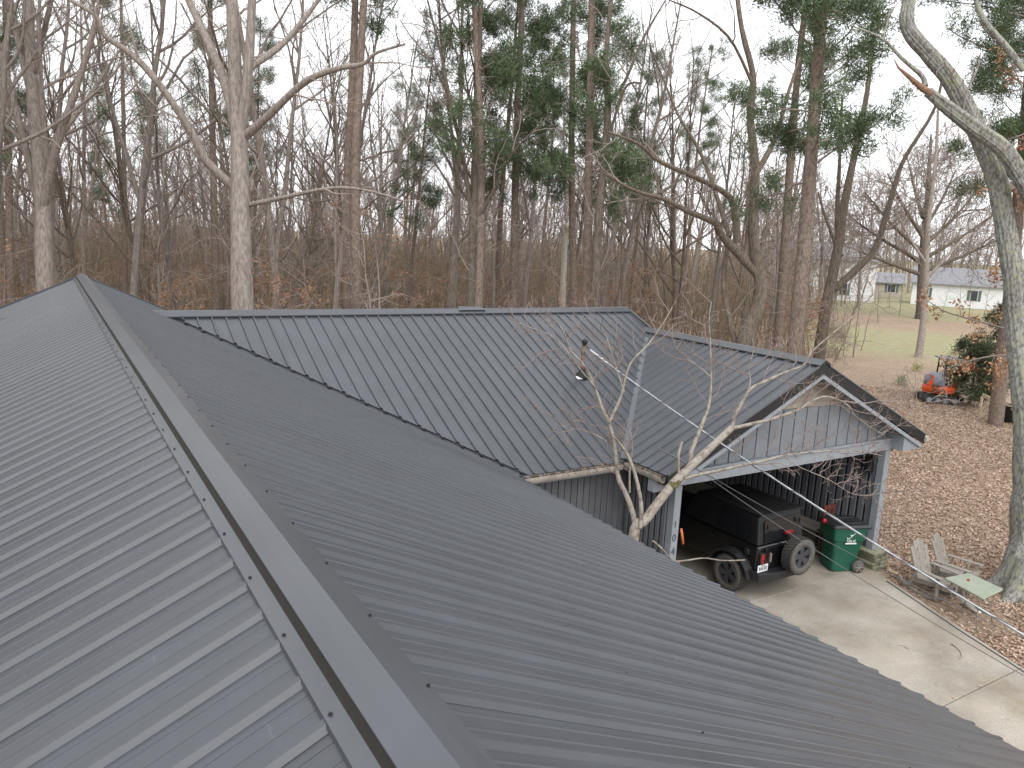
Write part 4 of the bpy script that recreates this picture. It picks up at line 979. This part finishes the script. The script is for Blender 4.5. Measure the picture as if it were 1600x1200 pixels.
big_pine('tall pine with dark spreading boughs at the upper right corner', [(1640, 560), (1632, 300), (1630, 80), (1628, -40)], 30, .30, .18, 23, .40, 5.4, 54)
D = 34; b0 = gb_(737, 489, D)
traced('mossy_oak', 'dark mossy bare tree standing among the pines behind the wing ridge', b0, [
    ([b0, (736, 470, D), (738, 380, D), (745, 250, D), (748, 100, D), (752, -20, D)], .26, .10),
    ([(738, 340, D), (722, 240, D), (706, 170, D), (690, 90, D), (668, 0, D)], .11, .04), ([(742, 350, D), (770, 300, D-.5), (800, 240, D-1), (860, 180, D-1.5)], .09, .03)], 'bark_dark', 'twig', 31, LIMB)
D = 32; b0 = gb_(934, 489, D)
traced('mossy_oak', 'dark crooked bare tree right of the pole with a bent upper limb', b0, [
    ([b0, (930, 470, D), (934, 360, D), (944, 250, D), (950, 170, D), (946, 100, D), (955, 0, D)], .24, .09),
    ([(948, 165, D), (975, 130, D), (1005, 60, D), (1040, 0, D)], .09, .03), ([(945, 240, D), (975, 140, D-1), (1003, 130, D-1.4)], .07, .03)], 'bark_dark', 'twig', 32, LIMB)
D = 31; b0 = gb_(1160, 541, D)
traced('gnarled_oak', 'gnarled bare oak behind the carport with long crooked limbs reaching left', b0, [
    ([b0, (1160, 541, D), (1184, 480, D), (1188, 440, D), (1178, 380, D), (1178, 320, D), (1180, 255, D), (1172, 180, D), (1177, 120, D), (1160, 50, D), (1150, -20, D)], .33, .08),
    ([(1186, 432, D), (1130, 371, D-.6), (1116, 348, D-1), (1075, 330, D-1.6), (1035, 310, D-2.2), (992, 298, D-2.8), (942, 270, D-3.2)], .17, .04),
    ([(1152, 380, D), (1146, 320, D-.4), (1130, 300, D-.8), (1093, 280, D-1.3), (1030, 252, D-2), (998, 225, D-2.5), (950, 206, D-3)], .15, .04),
    ([(1182, 270, D), (1212, 215, D+.5), (1230, 150, D+.8), (1250, 90, D+1)], .13, .05),
    ([(1140, 370, D), (1100, 250, D+1), (1060, 180, D+1.5), (1035, 120, D+1.8), (1015, 70, D+2)], .10, .02),
    ([(1150, 541, D+.3), (1140, 500, D+.3), (1130, 440, D+.5), (1138, 380, D+.5)], .14, .08),
    ([(1175, 130, D), (1140, 60, D-.6), (1090, 20, D-1), (1045, 0, D-1.4)], .07, .025)], 'bark_dark', 'twig', 33, LIMB)
D = 42; b0 = gb_(1287, 500, D)
traced('leaning_tree', 'dark bare tree splitting low into two leaning stems right of the massive pine', b0, [
    ([b0, (1289, 492, D), (1308, 396, D), (1320, 317, D), (1337, 233, D), (1354, 150, D), (1365, 60, D)], .34, .10),
    ([(1299, 456, D), (1330, 428, D), (1367, 388, D), (1392, 312, D), (1412, 250, D), (1458, 175, D), (1475, 110, D)], .22, .06),
    ([(1312, 400, D), (1308, 340, D+1), (1312, 250, D+1), (1316, 150, D+1)], .17, .06),
    ([(1305, 380, D), (1290, 340, D), (1278, 300, D)], .10, .04)], 'bark_dark', 'twig', 34, LIMB)
D = 92; b0 = gb_(1440, 486, D); FAR = [dict(LIMB[0], len=6, n=1.3, up=.02, rmin=.05, max=22), dict(LIMB[1], len=3, n=1.8, rmin=.032, max=10), dict(LIMB[2], len=1.5, n=2, rmin=.024)]
lim = [([b0, (1440, 480, D), (1442, 400, D), (1448, 330, D), (1452, 260, D), (1455, 210, D)], 0.72, .10)]
for (ang, ys, L) in ((-75, 430, 150), (-60, 410, 170), (-45, 395, 150), (-30, 370, 130), (72, 425, 150), (60, 405, 160), (45, 385, 150), (30, 360, 120), (-15, 340, 110), (15, 335, 110)):
    a = R(ang); dz = rng.uniform(-5, 5)
    lim.append(([(1442, ys, D), (1442+math.sin(a)*L*.45, ys-math.cos(a)*L*.30-12, D+dz*.5), (1442+math.sin(a)*L*.85, ys-math.cos(a)*L*.7-20, D+dz)], .27, .06))
traced('spreading_oak', 'broad bare oak with low spreading limbs in front of the low white house', b0, lim, 'bark_dark', 'twig', 35, FAR)
D = 57; b0 = gb_(1434, 557, D)
traced('yard_tree', 'slim bare tree with a lone straight trunk in the middle of the leafy yard', b0, [
    ([b0, (1436, 552, D), (1444, 490, D), (1447, 430, D), (1450, 360, D), (1462, 250, D), (1466, 160, D)], .30, .08),
    ([(1445, 440, D), (1480, 400, D), (1510, 370, D), (1540, 360, D)], .13, .04), ([(1446, 410, D), (1420, 370, D), (1400, 330, D)], .12, .04)], 'bark_grey', 'twig', 36, LIMB)
# big lichen-covered oak at the right
DO = 17.6; ob = at_z(1612, 930, GZ); ob = Vector((ob.x, ob.y, GZ-.15))
oak = traced('lichen_oak', 'huge lichen-covered oak at the right edge with one broken limb', ob, [
    ([ob, ob+Vector((0, 0, .25)), (1622, 850, DO), (1626, 780, DO), (1622, 700, DO), (1606, 600, DO), (1590, 500, DO), (1585, 437, DO-.2), (1571, 354, DO-.3), (1556, 275, DO-.5), (1533, 217, DO-.6), (1508, 165, DO-.7), (1483, 121, DO-.8), (1450, 83, DO-.8), (1419, 44, DO-.8), (1421, 0, DO-.8), (1428, -60, DO-.8)],
     [.70, .66, .62, .58, .50, .36, .26, .22, .21, .205, .20, .19, .175, .16, .145, .13, .12], 0),
    ([(1640, 600, DO), (1652, 480, DO-.2), (1640, 370, DO-.5), (1600, 284, DO-1), (1567, 233, DO-1.2), (1517, 196, DO-1.4), (1478, 166, DO-1.5), (1450, 143, DO-1.5)], [.30, .25, .20, .175, .165, .15, .12, .09], 0),
    ([(1446, 135, DO-1.5), (1440, 118, DO-1.5), (1410, 92, DO-1.6), (1378, 60, DO-1.7), (1330, 40, DO-1.8)], .06, .015),
    ([(1600, 110, DO), (1570, 70, DO), (1540, 35, DO), (1525, 0, DO), (1520, -40, DO)], .075, .04)],
    'lichen', 'twig', 37, [dict(LIMB[0], n=.28, len=1.6), dict(LIMB[1], len=.7), dict(LIMB[2], len=.4)], sides=18)
# root flare
fl = Acc()
for k in range(7):
    a = k*.9+.3; d = np.array([math.cos(a), math.sin(a), 0]); P = np.array([d*.25+[0, 0, .95], d*.42+[0, 0, .5], d*.68+[0, 0, .2], d*1.0+[0, 0, .08]])
    fl.add(*tube_np(P, [.30, .28, .2, .07], 10))
o = meshobj('root_flare', fl.mesh('root_flare', M['lichen']), oak); o.matrix_parent_inverse = Matrix()
sp = [npv(at(*q))-npv(ob) for q in ((1456, 147, DO-1.52), (1440, 137, DO-1.53), (1418, 118, DO-1.56), (1404, 106, DO-1.6), (1396, 91, DO-1.62))]
a_ = Acc(); a_.add(*tube_np(np.array(sp), [.082, .07, .045, .025, .006], 8)); o = meshobj('broken_limb', a_.mesh('broken_limb', M['orange_wood']), oak); o.matrix_parent_inverse = Matrix()
# small pale ornamental tree between the roofs
def dq(x, y, off=0): return (x, y, 12.15+max(0, x-1000)*.0036+off)
sb = at(985, 860, 12.15); sb = Vector((sb.x-.05, sb.y-.05, GZ-.1))
TW = [dict(n=4.2, per_m=1, t0=.25, ang=50, len=.85, r=.010, rmin=.0075, up=.05, seg=6, fall=.3, wob=.22, max=14, min=3),
      dict(n=6, per_m=1, t0=.12, ang=45, len=.42, r=.010, rmin=.0048, up=.03, seg=4, sides=3, wob=.22, max=8, min=3),
      dict(n=3, t0=.2, ang=42, len=.2, r=.009, rmin=.0038, up=.02, seg=3, sides=3, wob=.2)]
L = lambda *p, o=0: [dq(x, y, o) for x, y in p]
st = traced('ornamental_tree', 'small pale smooth-barked bare tree growing between the main roof and the carport', sb, [
    ([sb]+L((988, 848), (1009, 812), (1045, 764), (1077, 731), (1110, 700), (1144, 668)), 0.0945, 0.0545),
    (L((1144, 668), (1148, 650), (1158, 632), (1172, 608), (1200, 594), (1226, 582), (1256, 570), (1268, 550), (1300, 522), (1335, 492), (1368, 456), o=.1), 0.0355, 0.0058),
    (L((1142, 670), (1176, 662), (1202, 656), (1226, 648), (1248, 640), (1274, 624), (1296, 620), (1325, 633), (1334, 648), (1358, 666), (1381, 680)), 0.0325, 0.0051),
    (L((1310, 626), (1352, 630), (1376, 626), (1422, 631), (1445, 629), (1475, 612), o=-.1), 0.0101, 0.0034),
    (L((1079, 725), (1080, 706), (1088, 686), (1098, 660), (1106, 640), (1110, 616), (1111, 586), (1110, 540), (1108, 500), (1112, 470), o=.1), 0.0443, 0.0058),
    (L((1109, 588), (1098, 578), (1080, 564), (1062, 546), o=.1), 0.0141, 0.0046),
    (L((1061, 742), (1060, 712), (1066, 690)), 0.0266, 0.0195),
    (L((1060, 750), (1090, 742), (1120, 736), (1164, 726), (1194, 720), (1232, 710), (1280, 706), (1300, 704), (1340, 705), (1378, 712)), 0.0325, 0.0058),
    (L((1225, 712), (1248, 729), (1296, 750), (1336, 773), (1380, 770)), 0.0106, 0.0034),
    (L((995, 832), (988, 800), (978, 772), (966, 746), (960, 699), (952, 660), (941, 638), (927, 599), (912, 570), (890, 545), (882, 520), (868, 500), o=.05), 0.0502, 0.0058),
    (L((952, 660), (970, 620), (984, 570), (1013, 538), (1038, 502), (1056, 470)), 0.0266, 0.0051),
    (L((1000, 825), (1002, 800), (999, 770), (988, 728), (973, 699), (957, 680), o=-.1), 0.0383, 0.0202),
    (L((984, 770), (984, 735), (988, 700), (985, 672)), 0.0177, 0.0068),
    (L((948, 690), (923, 676), (873, 665)), 0.0118, 0.0034),
    (L((930, 605), (905, 575), (870, 530), (830, 512), (795, 500)), 0.0130, 0.0040),
    (L((975, 612), (958, 560), (945, 520), (930, 498)), 0.0118, 0.0034),
    (L((1155, 636), (1172, 600), (1170, 575), (1178, 545), (1175, 528), o=.1), 0.0130, 0.0034),
    (L((1020, 845), (1035, 858), (1052, 876), (1070, 876), (1100, 872), (1130, 876), (1164, 875), o=.1), 0.0177, 0.0092)],
    'bark_smooth', 'twig_red', 41, TW, sides=12, skip=(0, 6, 11, 17))
ms = Acc()
for (pa_, pb_, rr) in (((1046, 763), (1060, 749), .078),):
    a, b_ = npv(at(*dq(*pa_))), npv(at(*dq(*pb_))); t = np.linspace(0, 1, 6)[:, None]; ms.add(*tube_np(a*(1-t)+b_*t-npv(sb), rr*np.array([.9, 1.0, 1.03, 1.0, 1.02, .9]), 12))
mo = meshobj('moss_patch', ms.mesh('moss_patch', M['moss']), st); mo.matrix_parent_inverse = Matrix(); mo['kind'] = 'stuff'
# evergreen bush and brown-leaved branch by the excavator
def bush(name, label, base, h, rad, seed, m, n=5200, cat='shrub'):
    r = np.random.default_rng(seed); T, Lf = Acc(), Acc(); P, _ = wander(r, np.array([0, 0, -.1]), np.array([0, 0, 1.]), h, 6, .04, .02)
    T.add(*tube_np(P, np.linspace(.09, .02, 7), 6))
    lf = leafer(Lf, 34, .11, .17, .035)
    spawn([T, T, T], r, P, np.linspace(.08, .02, 7), 0, [dict(n=46, t0=.06, ang=72, len=rad, r=.012, rmin=.012, up=.03, seg=5, fall=.75),
        dict(n=3.2, per_m=1, t0=.15, ang=45, len=.5, r=.01, rmin=.006, up=.02, seg=4, sides=3, leaf=lf, min=3, max=8), dict(n=2, t0=.3, ang=40, len=.3, r=.01, rmin=.005, seg=3, sides=3, leaf=lf)])
    root = thing(name, label, cat, base); meshobj('stems', T.mesh('stems', M['twig']), root).matrix_parent_inverse = Matrix()
    lo = meshobj('foliage', Lf.mesh('foliage', m, False), root); lo.matrix_parent_inverse = Matrix(); lo['kind'] = 'stuff'
    return root
p = at_z(1514, 632, GZ); bush('cedar_tree', 'dark green young cedar hiding the right side of the excavator', p, 3.3, 1.9, 51, M['cedar'], cat='tree')
p = at_z(1556, 600, GZ); bush('cedar_tree', 'green young cedar behind the yard pine trunk', p, 4.6, 2.2, 52, M['cedar'], cat='tree')
for k, (x, y, sc, lab) in enumerate(((1408, 602, .35, 'small bright green tuft on the leaves left of the excavator'), (1432, 580, .28, 'tiny yellow-green tuft on the leaves behind the green tuft'))):
    r = np.random.default_rng(60+k); Lf = Acc(); P = np.array([[0, 0, 0], [0, 0, .1], [0, 0, .2]]); leafer(Lf, 160, .16, .28, .03, upb=1.2)(r, P)
    o = meshobj('green_tuft', Lf.mesh('green_tuft', mat('tuft%d' % k, ((.10, .2, .05), (.26, .30, .06))[k], .7), False)); q = at_z(x, y, GZ); o.location = q; tag(o, lab, 'plant')
D = 27; b0 = gb_(1630, 640, D)
Lf = Acc(); LEAFY = [dict(n=1.5, per_m=1, t0=.2, ang=42, len=.9, r=.012, rmin=.008, up=.0, seg=5, max=9, leaf=leafer(Lf, 14, .12, .13, .075, droop=.6)),
         dict(n=3.5, per_m=1, t0=.1, ang=40, len=.4, r=.01, rmin=.005, up=0, seg=3, sides=3, min=2, max=6, leaf=leafer(Lf, 11, .09, .13, .075, droop=.6))]
traced('brown_leaved_tree', 'young oak at the right edge still holding rusty brown leaves', b0, [
    ([b0, (1628, 600, D), (1624, 480, D), (1618, 300, D), (1612, 160, D)], .12, .04),
    ([(1626, 540, D), (1590, 520, D-.5), (1540, 505, D-1), (1480, 488, D-1.5), (1450, 470, D-1.8)], .05, .012),
    ([(1627, 570, D), (1580, 555, D-.8), (1530, 560, D-1.6), (1480, 575, D-2.2)], .045, .012),
    ([(1627, 590, D), (1590, 580, D-1), (1560, 600, D-1.5)], .035, .010),
    ([(1620, 440, D), (1580, 430, D), (1545, 425, D-.6)], .035, .012),
    ([(1618, 330, D), (1590, 300, D), (1560, 290, D)], .03, .010),
    ([(1614, 180, D), (1590, 120, D), (1575, 90, D)], .03, .010)], 'bark_grey', 'twig', 55, LEAFY, leaf=Lf, lm='brown_leaf')

# --- the woods: individuals placed among the traced ones
GB, GP, GS = 'bare trees of the woods behind the house', 'pines of the woods behind the house', 'understory saplings of the woods'
r = np.random.default_rng(5)
placed = []
def ok(x, y, dmin):
    for (a, b) in placed:
        if (a-x)**2+(b-y)**2 < dmin*dmin: return False
    placed.append((x, y)); return True
nb = npn = 0; tries = 0
while nb < 135 and tries < 9000:
    tries += 1
    az = R(r.uniform(-14, 51)); dist = math.sqrt(r.uniform(34**2, 92**2)); x, y = math.sin(az)*dist, math.cos(az)*dist
    if y < 30 and x < 20 or not ok(x, y, 1.7): continue
    if az > R(40) and dist < 44: continue
    k = r.integers(0, len(bare)); bare[k].place('bare_tree', 'slender bare tree standing in the crowded grey-brown woods behind the house', (x, y, GZ), r.uniform(0, 6.28), r.uniform(.72, 1.12), GB); nb += 1
while npn < 13:
    az = R(r.uniform(-8, 46)); dist = r.uniform(45, 85); x, y = math.sin(az)*dist, math.cos(az)*dist
    if not ok(x, y, 3): continue
    pines[npn % 3].place('forest_pine', 'tall pine with green boughs standing deep in the woods behind the house', (x, y, GZ), r.uniform(0, 6.28), r.uniform(.8, 1.0), GP); npn += 1
nl = 0
while nl < 85:
    az = R(r.uniform(-88, -14)); dist = r.uniform(30, 62); x, y = math.sin(az)*dist, math.cos(az)*dist
    if not ok(x, y, 1.7): continue
    bare[r.integers(0, len(bare))].place('bare_tree', 'slender bare tree standing in the crowded grey-brown woods behind the house', (x, y, GZ), r.uniform(0, 6.28), r.uniform(.8, 1.15), GB); nl += 1
for k, (px_, py_, sc_) in enumerate(((1318, 556, .62), (1345, 548, .55), (1300, 520, .8), (1372, 505, .8), (1405, 492, .8), (1340, 488, .9), (1290, 492, 1.0), (1500, 492, .7), (1535, 500, .75), (1470, 497, .6), (1390, 482, 1.0), (1515, 486, .9))):
    q = at_z(px_, py_, GZ); saps[3].place('bare_shrub', 'leafless grey shrub growing in the open yard between the carport and the distant houses', q, k*1.7, sc_, 'bare shrubs across the open yard', 'shrub')
ns = 0
while ns < 90:
    az = R(r.uniform(-14, 53)); dist = r.uniform(30, 68); x, y = math.sin(az)*dist, math.cos(az)*dist
    if (y < 24 and x < 20) or (az > R(38) and dist < 38): continue
    k = r.integers(0, 4)
    saps[k].place('woodland_sapling', 'thin understory sapling, some with rusty dead leaves, among the forest trunks', (x, y, GZ), r.uniform(0, 6.28), r.uniform(.7, 1.15), GS); ns += 1
# brush at the foot of the woods
def scatter_quads(base_V, base_F, pos, rot, sc):
    n = len(pos); c, s = np.cos(rot), np.sin(rot)
    V = base_V[None]*sc[:, None, None]; X = V[..., 0]*c[:, None]-V[..., 1]*s[:, None]; Y = V[..., 0]*s[:, None]+V[..., 1]*c[:, None]
    out = np.stack([X, Y, V[..., 2]], -1)+pos[:, None]; Fq = base_F[None]+(np.arange(n)*len(base_V))[:, None, None]
    return out.reshape(-1, 3), Fq.reshape(-1, 4)
def brush_unit(seed):
    rr = np.random.default_rng(seed); A_ = Acc()
    for k in range(16):
        d = np.array([rr.normal(0, .45), rr.normal(0, .45), 1.]); P, _ = wander(rr, np.array([rr.normal(0, .35), rr.normal(0, .35), 0]), d/np.linalg.norm(d), rr.uniform(.9, 2.4), 4, .16, .0)
        A_.add(*tube_np(P, np.linspace(.012, .005, 5), 3))
        for q in range(4):
            i = rr.integers(1, 4); d2 = rr.normal(0, 1, 3); d2[2] = abs(d2[2]); P2, _ = wander(rr, P[i], d2/np.linalg.norm(d2), rr.uniform(.3, .9), 3, .2, .02); A_.add(*tube_np(P2, np.linspace(.007, .004, 4), 3))
    return np.concatenate(A_.V), np.concatenate(A_.F)
Vs, Fs, off = [], [], 0
for k in range(3):
    bv, bf = brush_unit(70+k); n = 120; az = np.radians(r.uniform(-14, 55, n)); ds = np.sqrt(r.uniform(28**2, 75**2, n)); keep = ~((np.degrees(az) > 40) & (ds < 37))
    az, ds = az[keep], ds[keep]; n = len(az)
    V, Fq = scatter_quads(bv, bf, np.stack([np.sin(az)*ds, np.cos(az)*ds, np.full(n, GZ)], -1), r.uniform(0, 6.28, n), r.uniform(.6, 1.3, n)); Vs.append(V); Fs.append(Fq+off); off += len(V)
me = quads_mesh('woodland_brush', np.concatenate(Vs), np.concatenate(Fs)); me.materials.append(M['brush'])
tag(meshobj('woodland_brush', me), 'tangled dry brush covering the woodland floor', 'brush', kind='stuff')
def thicket_unit(seed):
    rr = np.random.default_rng(seed); A_ = Acc()
    for k in range(9):
        d = np.array([rr.normal(0, .14), rr.normal(0, .14), 1.]); P, _ = wander(rr, np.array([rr.normal(0, 1.3), rr.normal(0, 1.3), 0]), d/np.linalg.norm(d), rr.uniform(2.5, 7), 5, .08, .02)
        A_.add(*tube_np(P, np.linspace(.04, .015, 6), 3))
        for q in range(7):
            i = rr.integers(1, 5); d2 = rr.normal(0, 1, 3); d2[2] = abs(d2[2])+.3; P2, _ = wander(rr, P[i], d2/np.linalg.norm(d2), rr.uniform(.6, 1.8), 3, .2, .02); A_.add(*tube_np(P2, np.linspace(.016, .010, 4), 3))
    return np.concatenate(A_.V), np.concatenate(A_.F)
Vs, Fs, off = [], [], 0
for k in range(3):
    bv, bf = thicket_unit(170+k); n = 400; az = np.radians(r.uniform(-16, 53, n)); ds = np.sqrt(r.uniform(52**2, 165**2, n))
    V, Fq = scatter_quads(bv, bf, np.stack([np.sin(az)*ds, np.cos(az)*ds, np.full(n, GZ)], -1), r.uniform(0, 6.28, n), r.uniform(.7, 1.4, n)); Vs.append(V); Fs.append(Fq+off); off += len(V)
me = quads_mesh('woodland_thicket', np.concatenate(Vs), np.concatenate(Fs)); me.materials.append(M['brush'])
tag(meshobj('woodland_thicket', me), 'dense brown thicket of thin stems deep in the woods', 'thicket', kind='stuff')
# far wood beyond: reads as one mass
def far_unit(seed):
    rr = np.random.default_rng(seed); A_ = Acc(); h = 16
    P, _ = wander(rr, np.zeros(3), np.array([0, 0, 1.]), h, 6, .05, .02); rad = np.linspace(.2, .04, 7); A_.add(*tube_np(P, rad, 4))
    spawn([A_, A_, A_], rr, P, rad, 0, [dict(n=16, t0=.2, ang=42, len=4.2, r=.013, rmin=.035, up=.07, seg=4, fall=.5, sides=3), dict(n=5, t0=.2, ang=42, len=1.7, r=.01, rmin=.025, up=.05, seg=3, sides=3), dict(n=2, t0=.3, ang=40, len=.9, r=.01, rmin=.018, seg=2, sides=3)])
    return np.concatenate(A_.V), np.concatenate(A_.F)
Vs, Fs, off = [], [], 0
for k in range(3):
    bv, bf = far_unit(90+k); n = 135; az = np.radians(r.uniform(-16, 56, n)); ds = r.uniform(92, 160, n)
    a2 = np.radians(r.uniform(50, 84, 75)); d2 = r.uniform(170, 230, 75); az = np.concatenate([az, a2]); ds = np.concatenate([ds, d2]); n = len(az)
    V, Fq = scatter_quads(bv, bf, np.stack([np.sin(az)*ds, np.cos(az)*ds, np.full(n, GZ)], -1), r.uniform(0, 6.28, n), r.uniform(.7, 1.15, n)); Vs.append(V); Fs.append(Fq+off); off += len(V)
me = quads_mesh('distant_woods', np.concatenate(Vs), np.concatenate(Fs)); me.materials.append(M['twig'])
tag(meshobj('distant_woods', me), 'far bare woods reading as one grey-brown mass', 'woods', kind='stuff')

# ------------------------------------------------------------ houses across the yard
def far_house(name, label, p, rz, W, Dp, H, RH, wallm, wins, roofm='hroof', doors=()):
    t = thing(name, label, 'house', (0, 0, 0))
    MB().box((0, Dp/2, H/2), (W, Dp, H)).build('wall', M[wallm], t)
    rf = MB().prism([(-W/2-.4, -.5, H-.05), (-W/2-.4, Dp/2, H+RH), (-W/2-.4, Dp+.5, H-.05), (-W/2-.4, Dp+.5, H+.1), (-W/2-.4, Dp/2, H+RH+.18), (-W/2-.4, -.5, H+.1)], (W+.8, 0, 0)).build('roof', M[roofm], t)
    for sx in (-1, 1): MB().prism([(sx*(W/2-.05), 0, H), (sx*(W/2-.05), Dp, H), (sx*(W/2-.05), Dp/2, H+RH-.05)], (.04, 0, 0)).build('gable_wall', M[wallm], t)
    for (x, z, ww, hh) in wins:
        f = MB().box((x, -.03, z), (ww+.16, .06, hh+.16)).build('window', M['white'], t)
        MB().box((x, -.07, z), (ww, .03, hh)).build('pane', M['hglass'], f)
        for q in (-1, 1): MB().box((x+q*(ww/2+.28), -.04, z), (.36, .05, hh+.1)).build('shutter', M['hgreen'], f)
    for x in doors: MB().box((x, -.04, 1.05), (1.0, .08, 2.1)).build('door', M['htan'], t)
    t.location = p; t.rotation_euler = (0, 0, rz); return t
def face(az): return -R(az)
p = at_z(1262, 466, GZ); far_house('white_house', 'two-storey white sided house seen between the trunks behind the carport', p, face(52), 19, 9, 6.2, 2.6, 'hwhite', [(-6, 1.8, 1.1, 1.8), (-2, 1.8, 1.1, 1.8), (3.2, 1.8, 1.1, 1.8), (5.0, 1.8, 1.1, 1.8), (-4, 4.7, 1, 1.4), (3, 4.7, 1, 1.4)])
p = at_z(1362, 463, GZ); far_house('tan_house', 'low tan house with a pale roof left of the broad bare oak', p, face(57), 9.5, 7, 2.5, 1.6, 'htan', [(-4, 1.6, 1.2, 1.3), (3, 1.6, 1.2, 1.3)], doors=(0,))
p = at_z(1493, 480, GZ); far_house('low_white_house', 'long low white house with grey roof behind the broad bare oak', p, face(61), 12.5, 8, 3.3, 2.4, 'hwhite', [(2.2, 1.9, .9, 1.5), (-4.4, 1.9, .9, 1.5)])
fe = thing('wire_fence', 'low wire fence with thin posts in front of the distant houses', 'fence', at_z(1330, 470, GZ))
pa, pb = at_z(1262, 474, GZ), at_z(1424, 474, GZ)
for k in range(9):
    p = pa.lerp(pb, k/8); MB().tube([p, p+Vector((0, 0, 1.2))], .05, 6).build('post', M['fence'], fe)
for z in (.3, .75, 1.15): MB().beam(pa+Vector((0, 0, z)), pb+Vector((0, 0, z)), .03, .04).build('rail', M['fence'], fe)

# ------------------------------------------------------------ fallen leaves as real leaves in the near yard
r = np.random.default_rng(9); n = 130000
u = r.random(n); dist = 15.5+32*u**1.25; az = np.radians(r.uniform(50, 80, n)); X, Y = np.sin(az)*dist, np.cos(az)*dist
edge = np.interp(Y, [-9, 2.5, 5.9, 9.3, 9.97, 16.4], [13.05, 14.05, 15.0, 16.27, 16.95, 16.95])
keep = (X > edge+.04) & ~((Y < 17) & (Y > 9.9) & (X < 17.0)); X, Y = X[keep], Y[keep]
# bare patch of soil under the chairs and table
hole = (np.hypot(X-16.3, (Y-7.9)*.7) < .85) & (r.random(len(X)) < .8); X, Y = X[~hole], Y[~hole]; n = len(X)
c = np.stack([X, Y, GZ+.008+r.random(n)*.03], -1); a = r.uniform(0, 6.28, n); tl = r.normal(0, .38, n)
ln = r.uniform(.035, .085, n)*(1+.012*np.hypot(X, Y)); wd = ln*r.uniform(.4, .7, n)
d = np.stack([np.cos(a)*np.cos(tl), np.sin(a)*np.cos(tl), np.sin(tl)], -1); s = np.stack([-np.sin(a), np.cos(a), r.normal(0, .3, n)], -1); up_ = np.array([0, 0, 1.])
V = np.stack([c-d*ln[:, None]*.5, c+s*wd[:, None]*.5+up_*.012, c+d*ln[:, None]*.5, c-s*wd[:, None]*.5+up_*.012], 1).reshape(-1, 3); V[:, 2] = np.maximum(V[:, 2], GZ+.003)
me = quads_mesh('fallen_leaves', V, np.arange(4*n).reshape(-1, 4))
lm_ = bpy.data.materials.new('fallen_leaf'); lm_.use_nodes = True; nn_ = lm_.node_tree; bs = nn_.nodes['Principled BSDF']; bs.inputs['Roughness'].default_value = .8; bs.inputs['Specular IOR Level'].default_value = .2
gi = nn_.nodes.new('ShaderNodeNewGeometry'); c_r = ramp(nn_, gi.outputs['Random Per Island'], [(0, (.17, .11, .075)), (.3, (.36, .25, .18)), (.6, (.48, .355, .27)), (.85, (.58, .455, .365)), (1, (.32, .18, .11))]); nn_.links.new(c_r, bs.inputs['Base Color'])
me.materials.append(lm_)
tag(meshobj('fallen_leaves', me), 'carpet of dry fallen leaves over the yard', 'leaves', kind='stuff')
# a few leaves blown on the drive and one on the roof
for k, (x, y, z) in enumerate(((1408, 1008, .01), (1417, 1012, .01), (1532, 1072, .01), (1490, 1090, .01), (1356, 910, .01))):
    q = at_z(x, y, z); o = MB().add([(-.05, 0, 0), (0, .025, .012), (.06, 0, .004), (0, -.025, .01)], [(0, 1, 2, 3)]).build('dry_leaf', lm_); o.location = q; o.rotation_euler = (0, 0, k*1.3)
    tag(o, 'single dry leaf lying on the concrete driveway', 'leaf', 'leaves blown on the driveway')
o = MB().add([(-.045, 0, 0), (0, .025, .012), (.05, 0, .008), (0, -.025, .01)], [(0, 1, 2, 3)]).build('dry_leaf', M['wood'])
o.location = (6.45, 1.9+.0, ZR-S1*(6.45-XR)+.012); tag(o, 'pale dry leaf lying near the eave of the main roof', 'leaf')
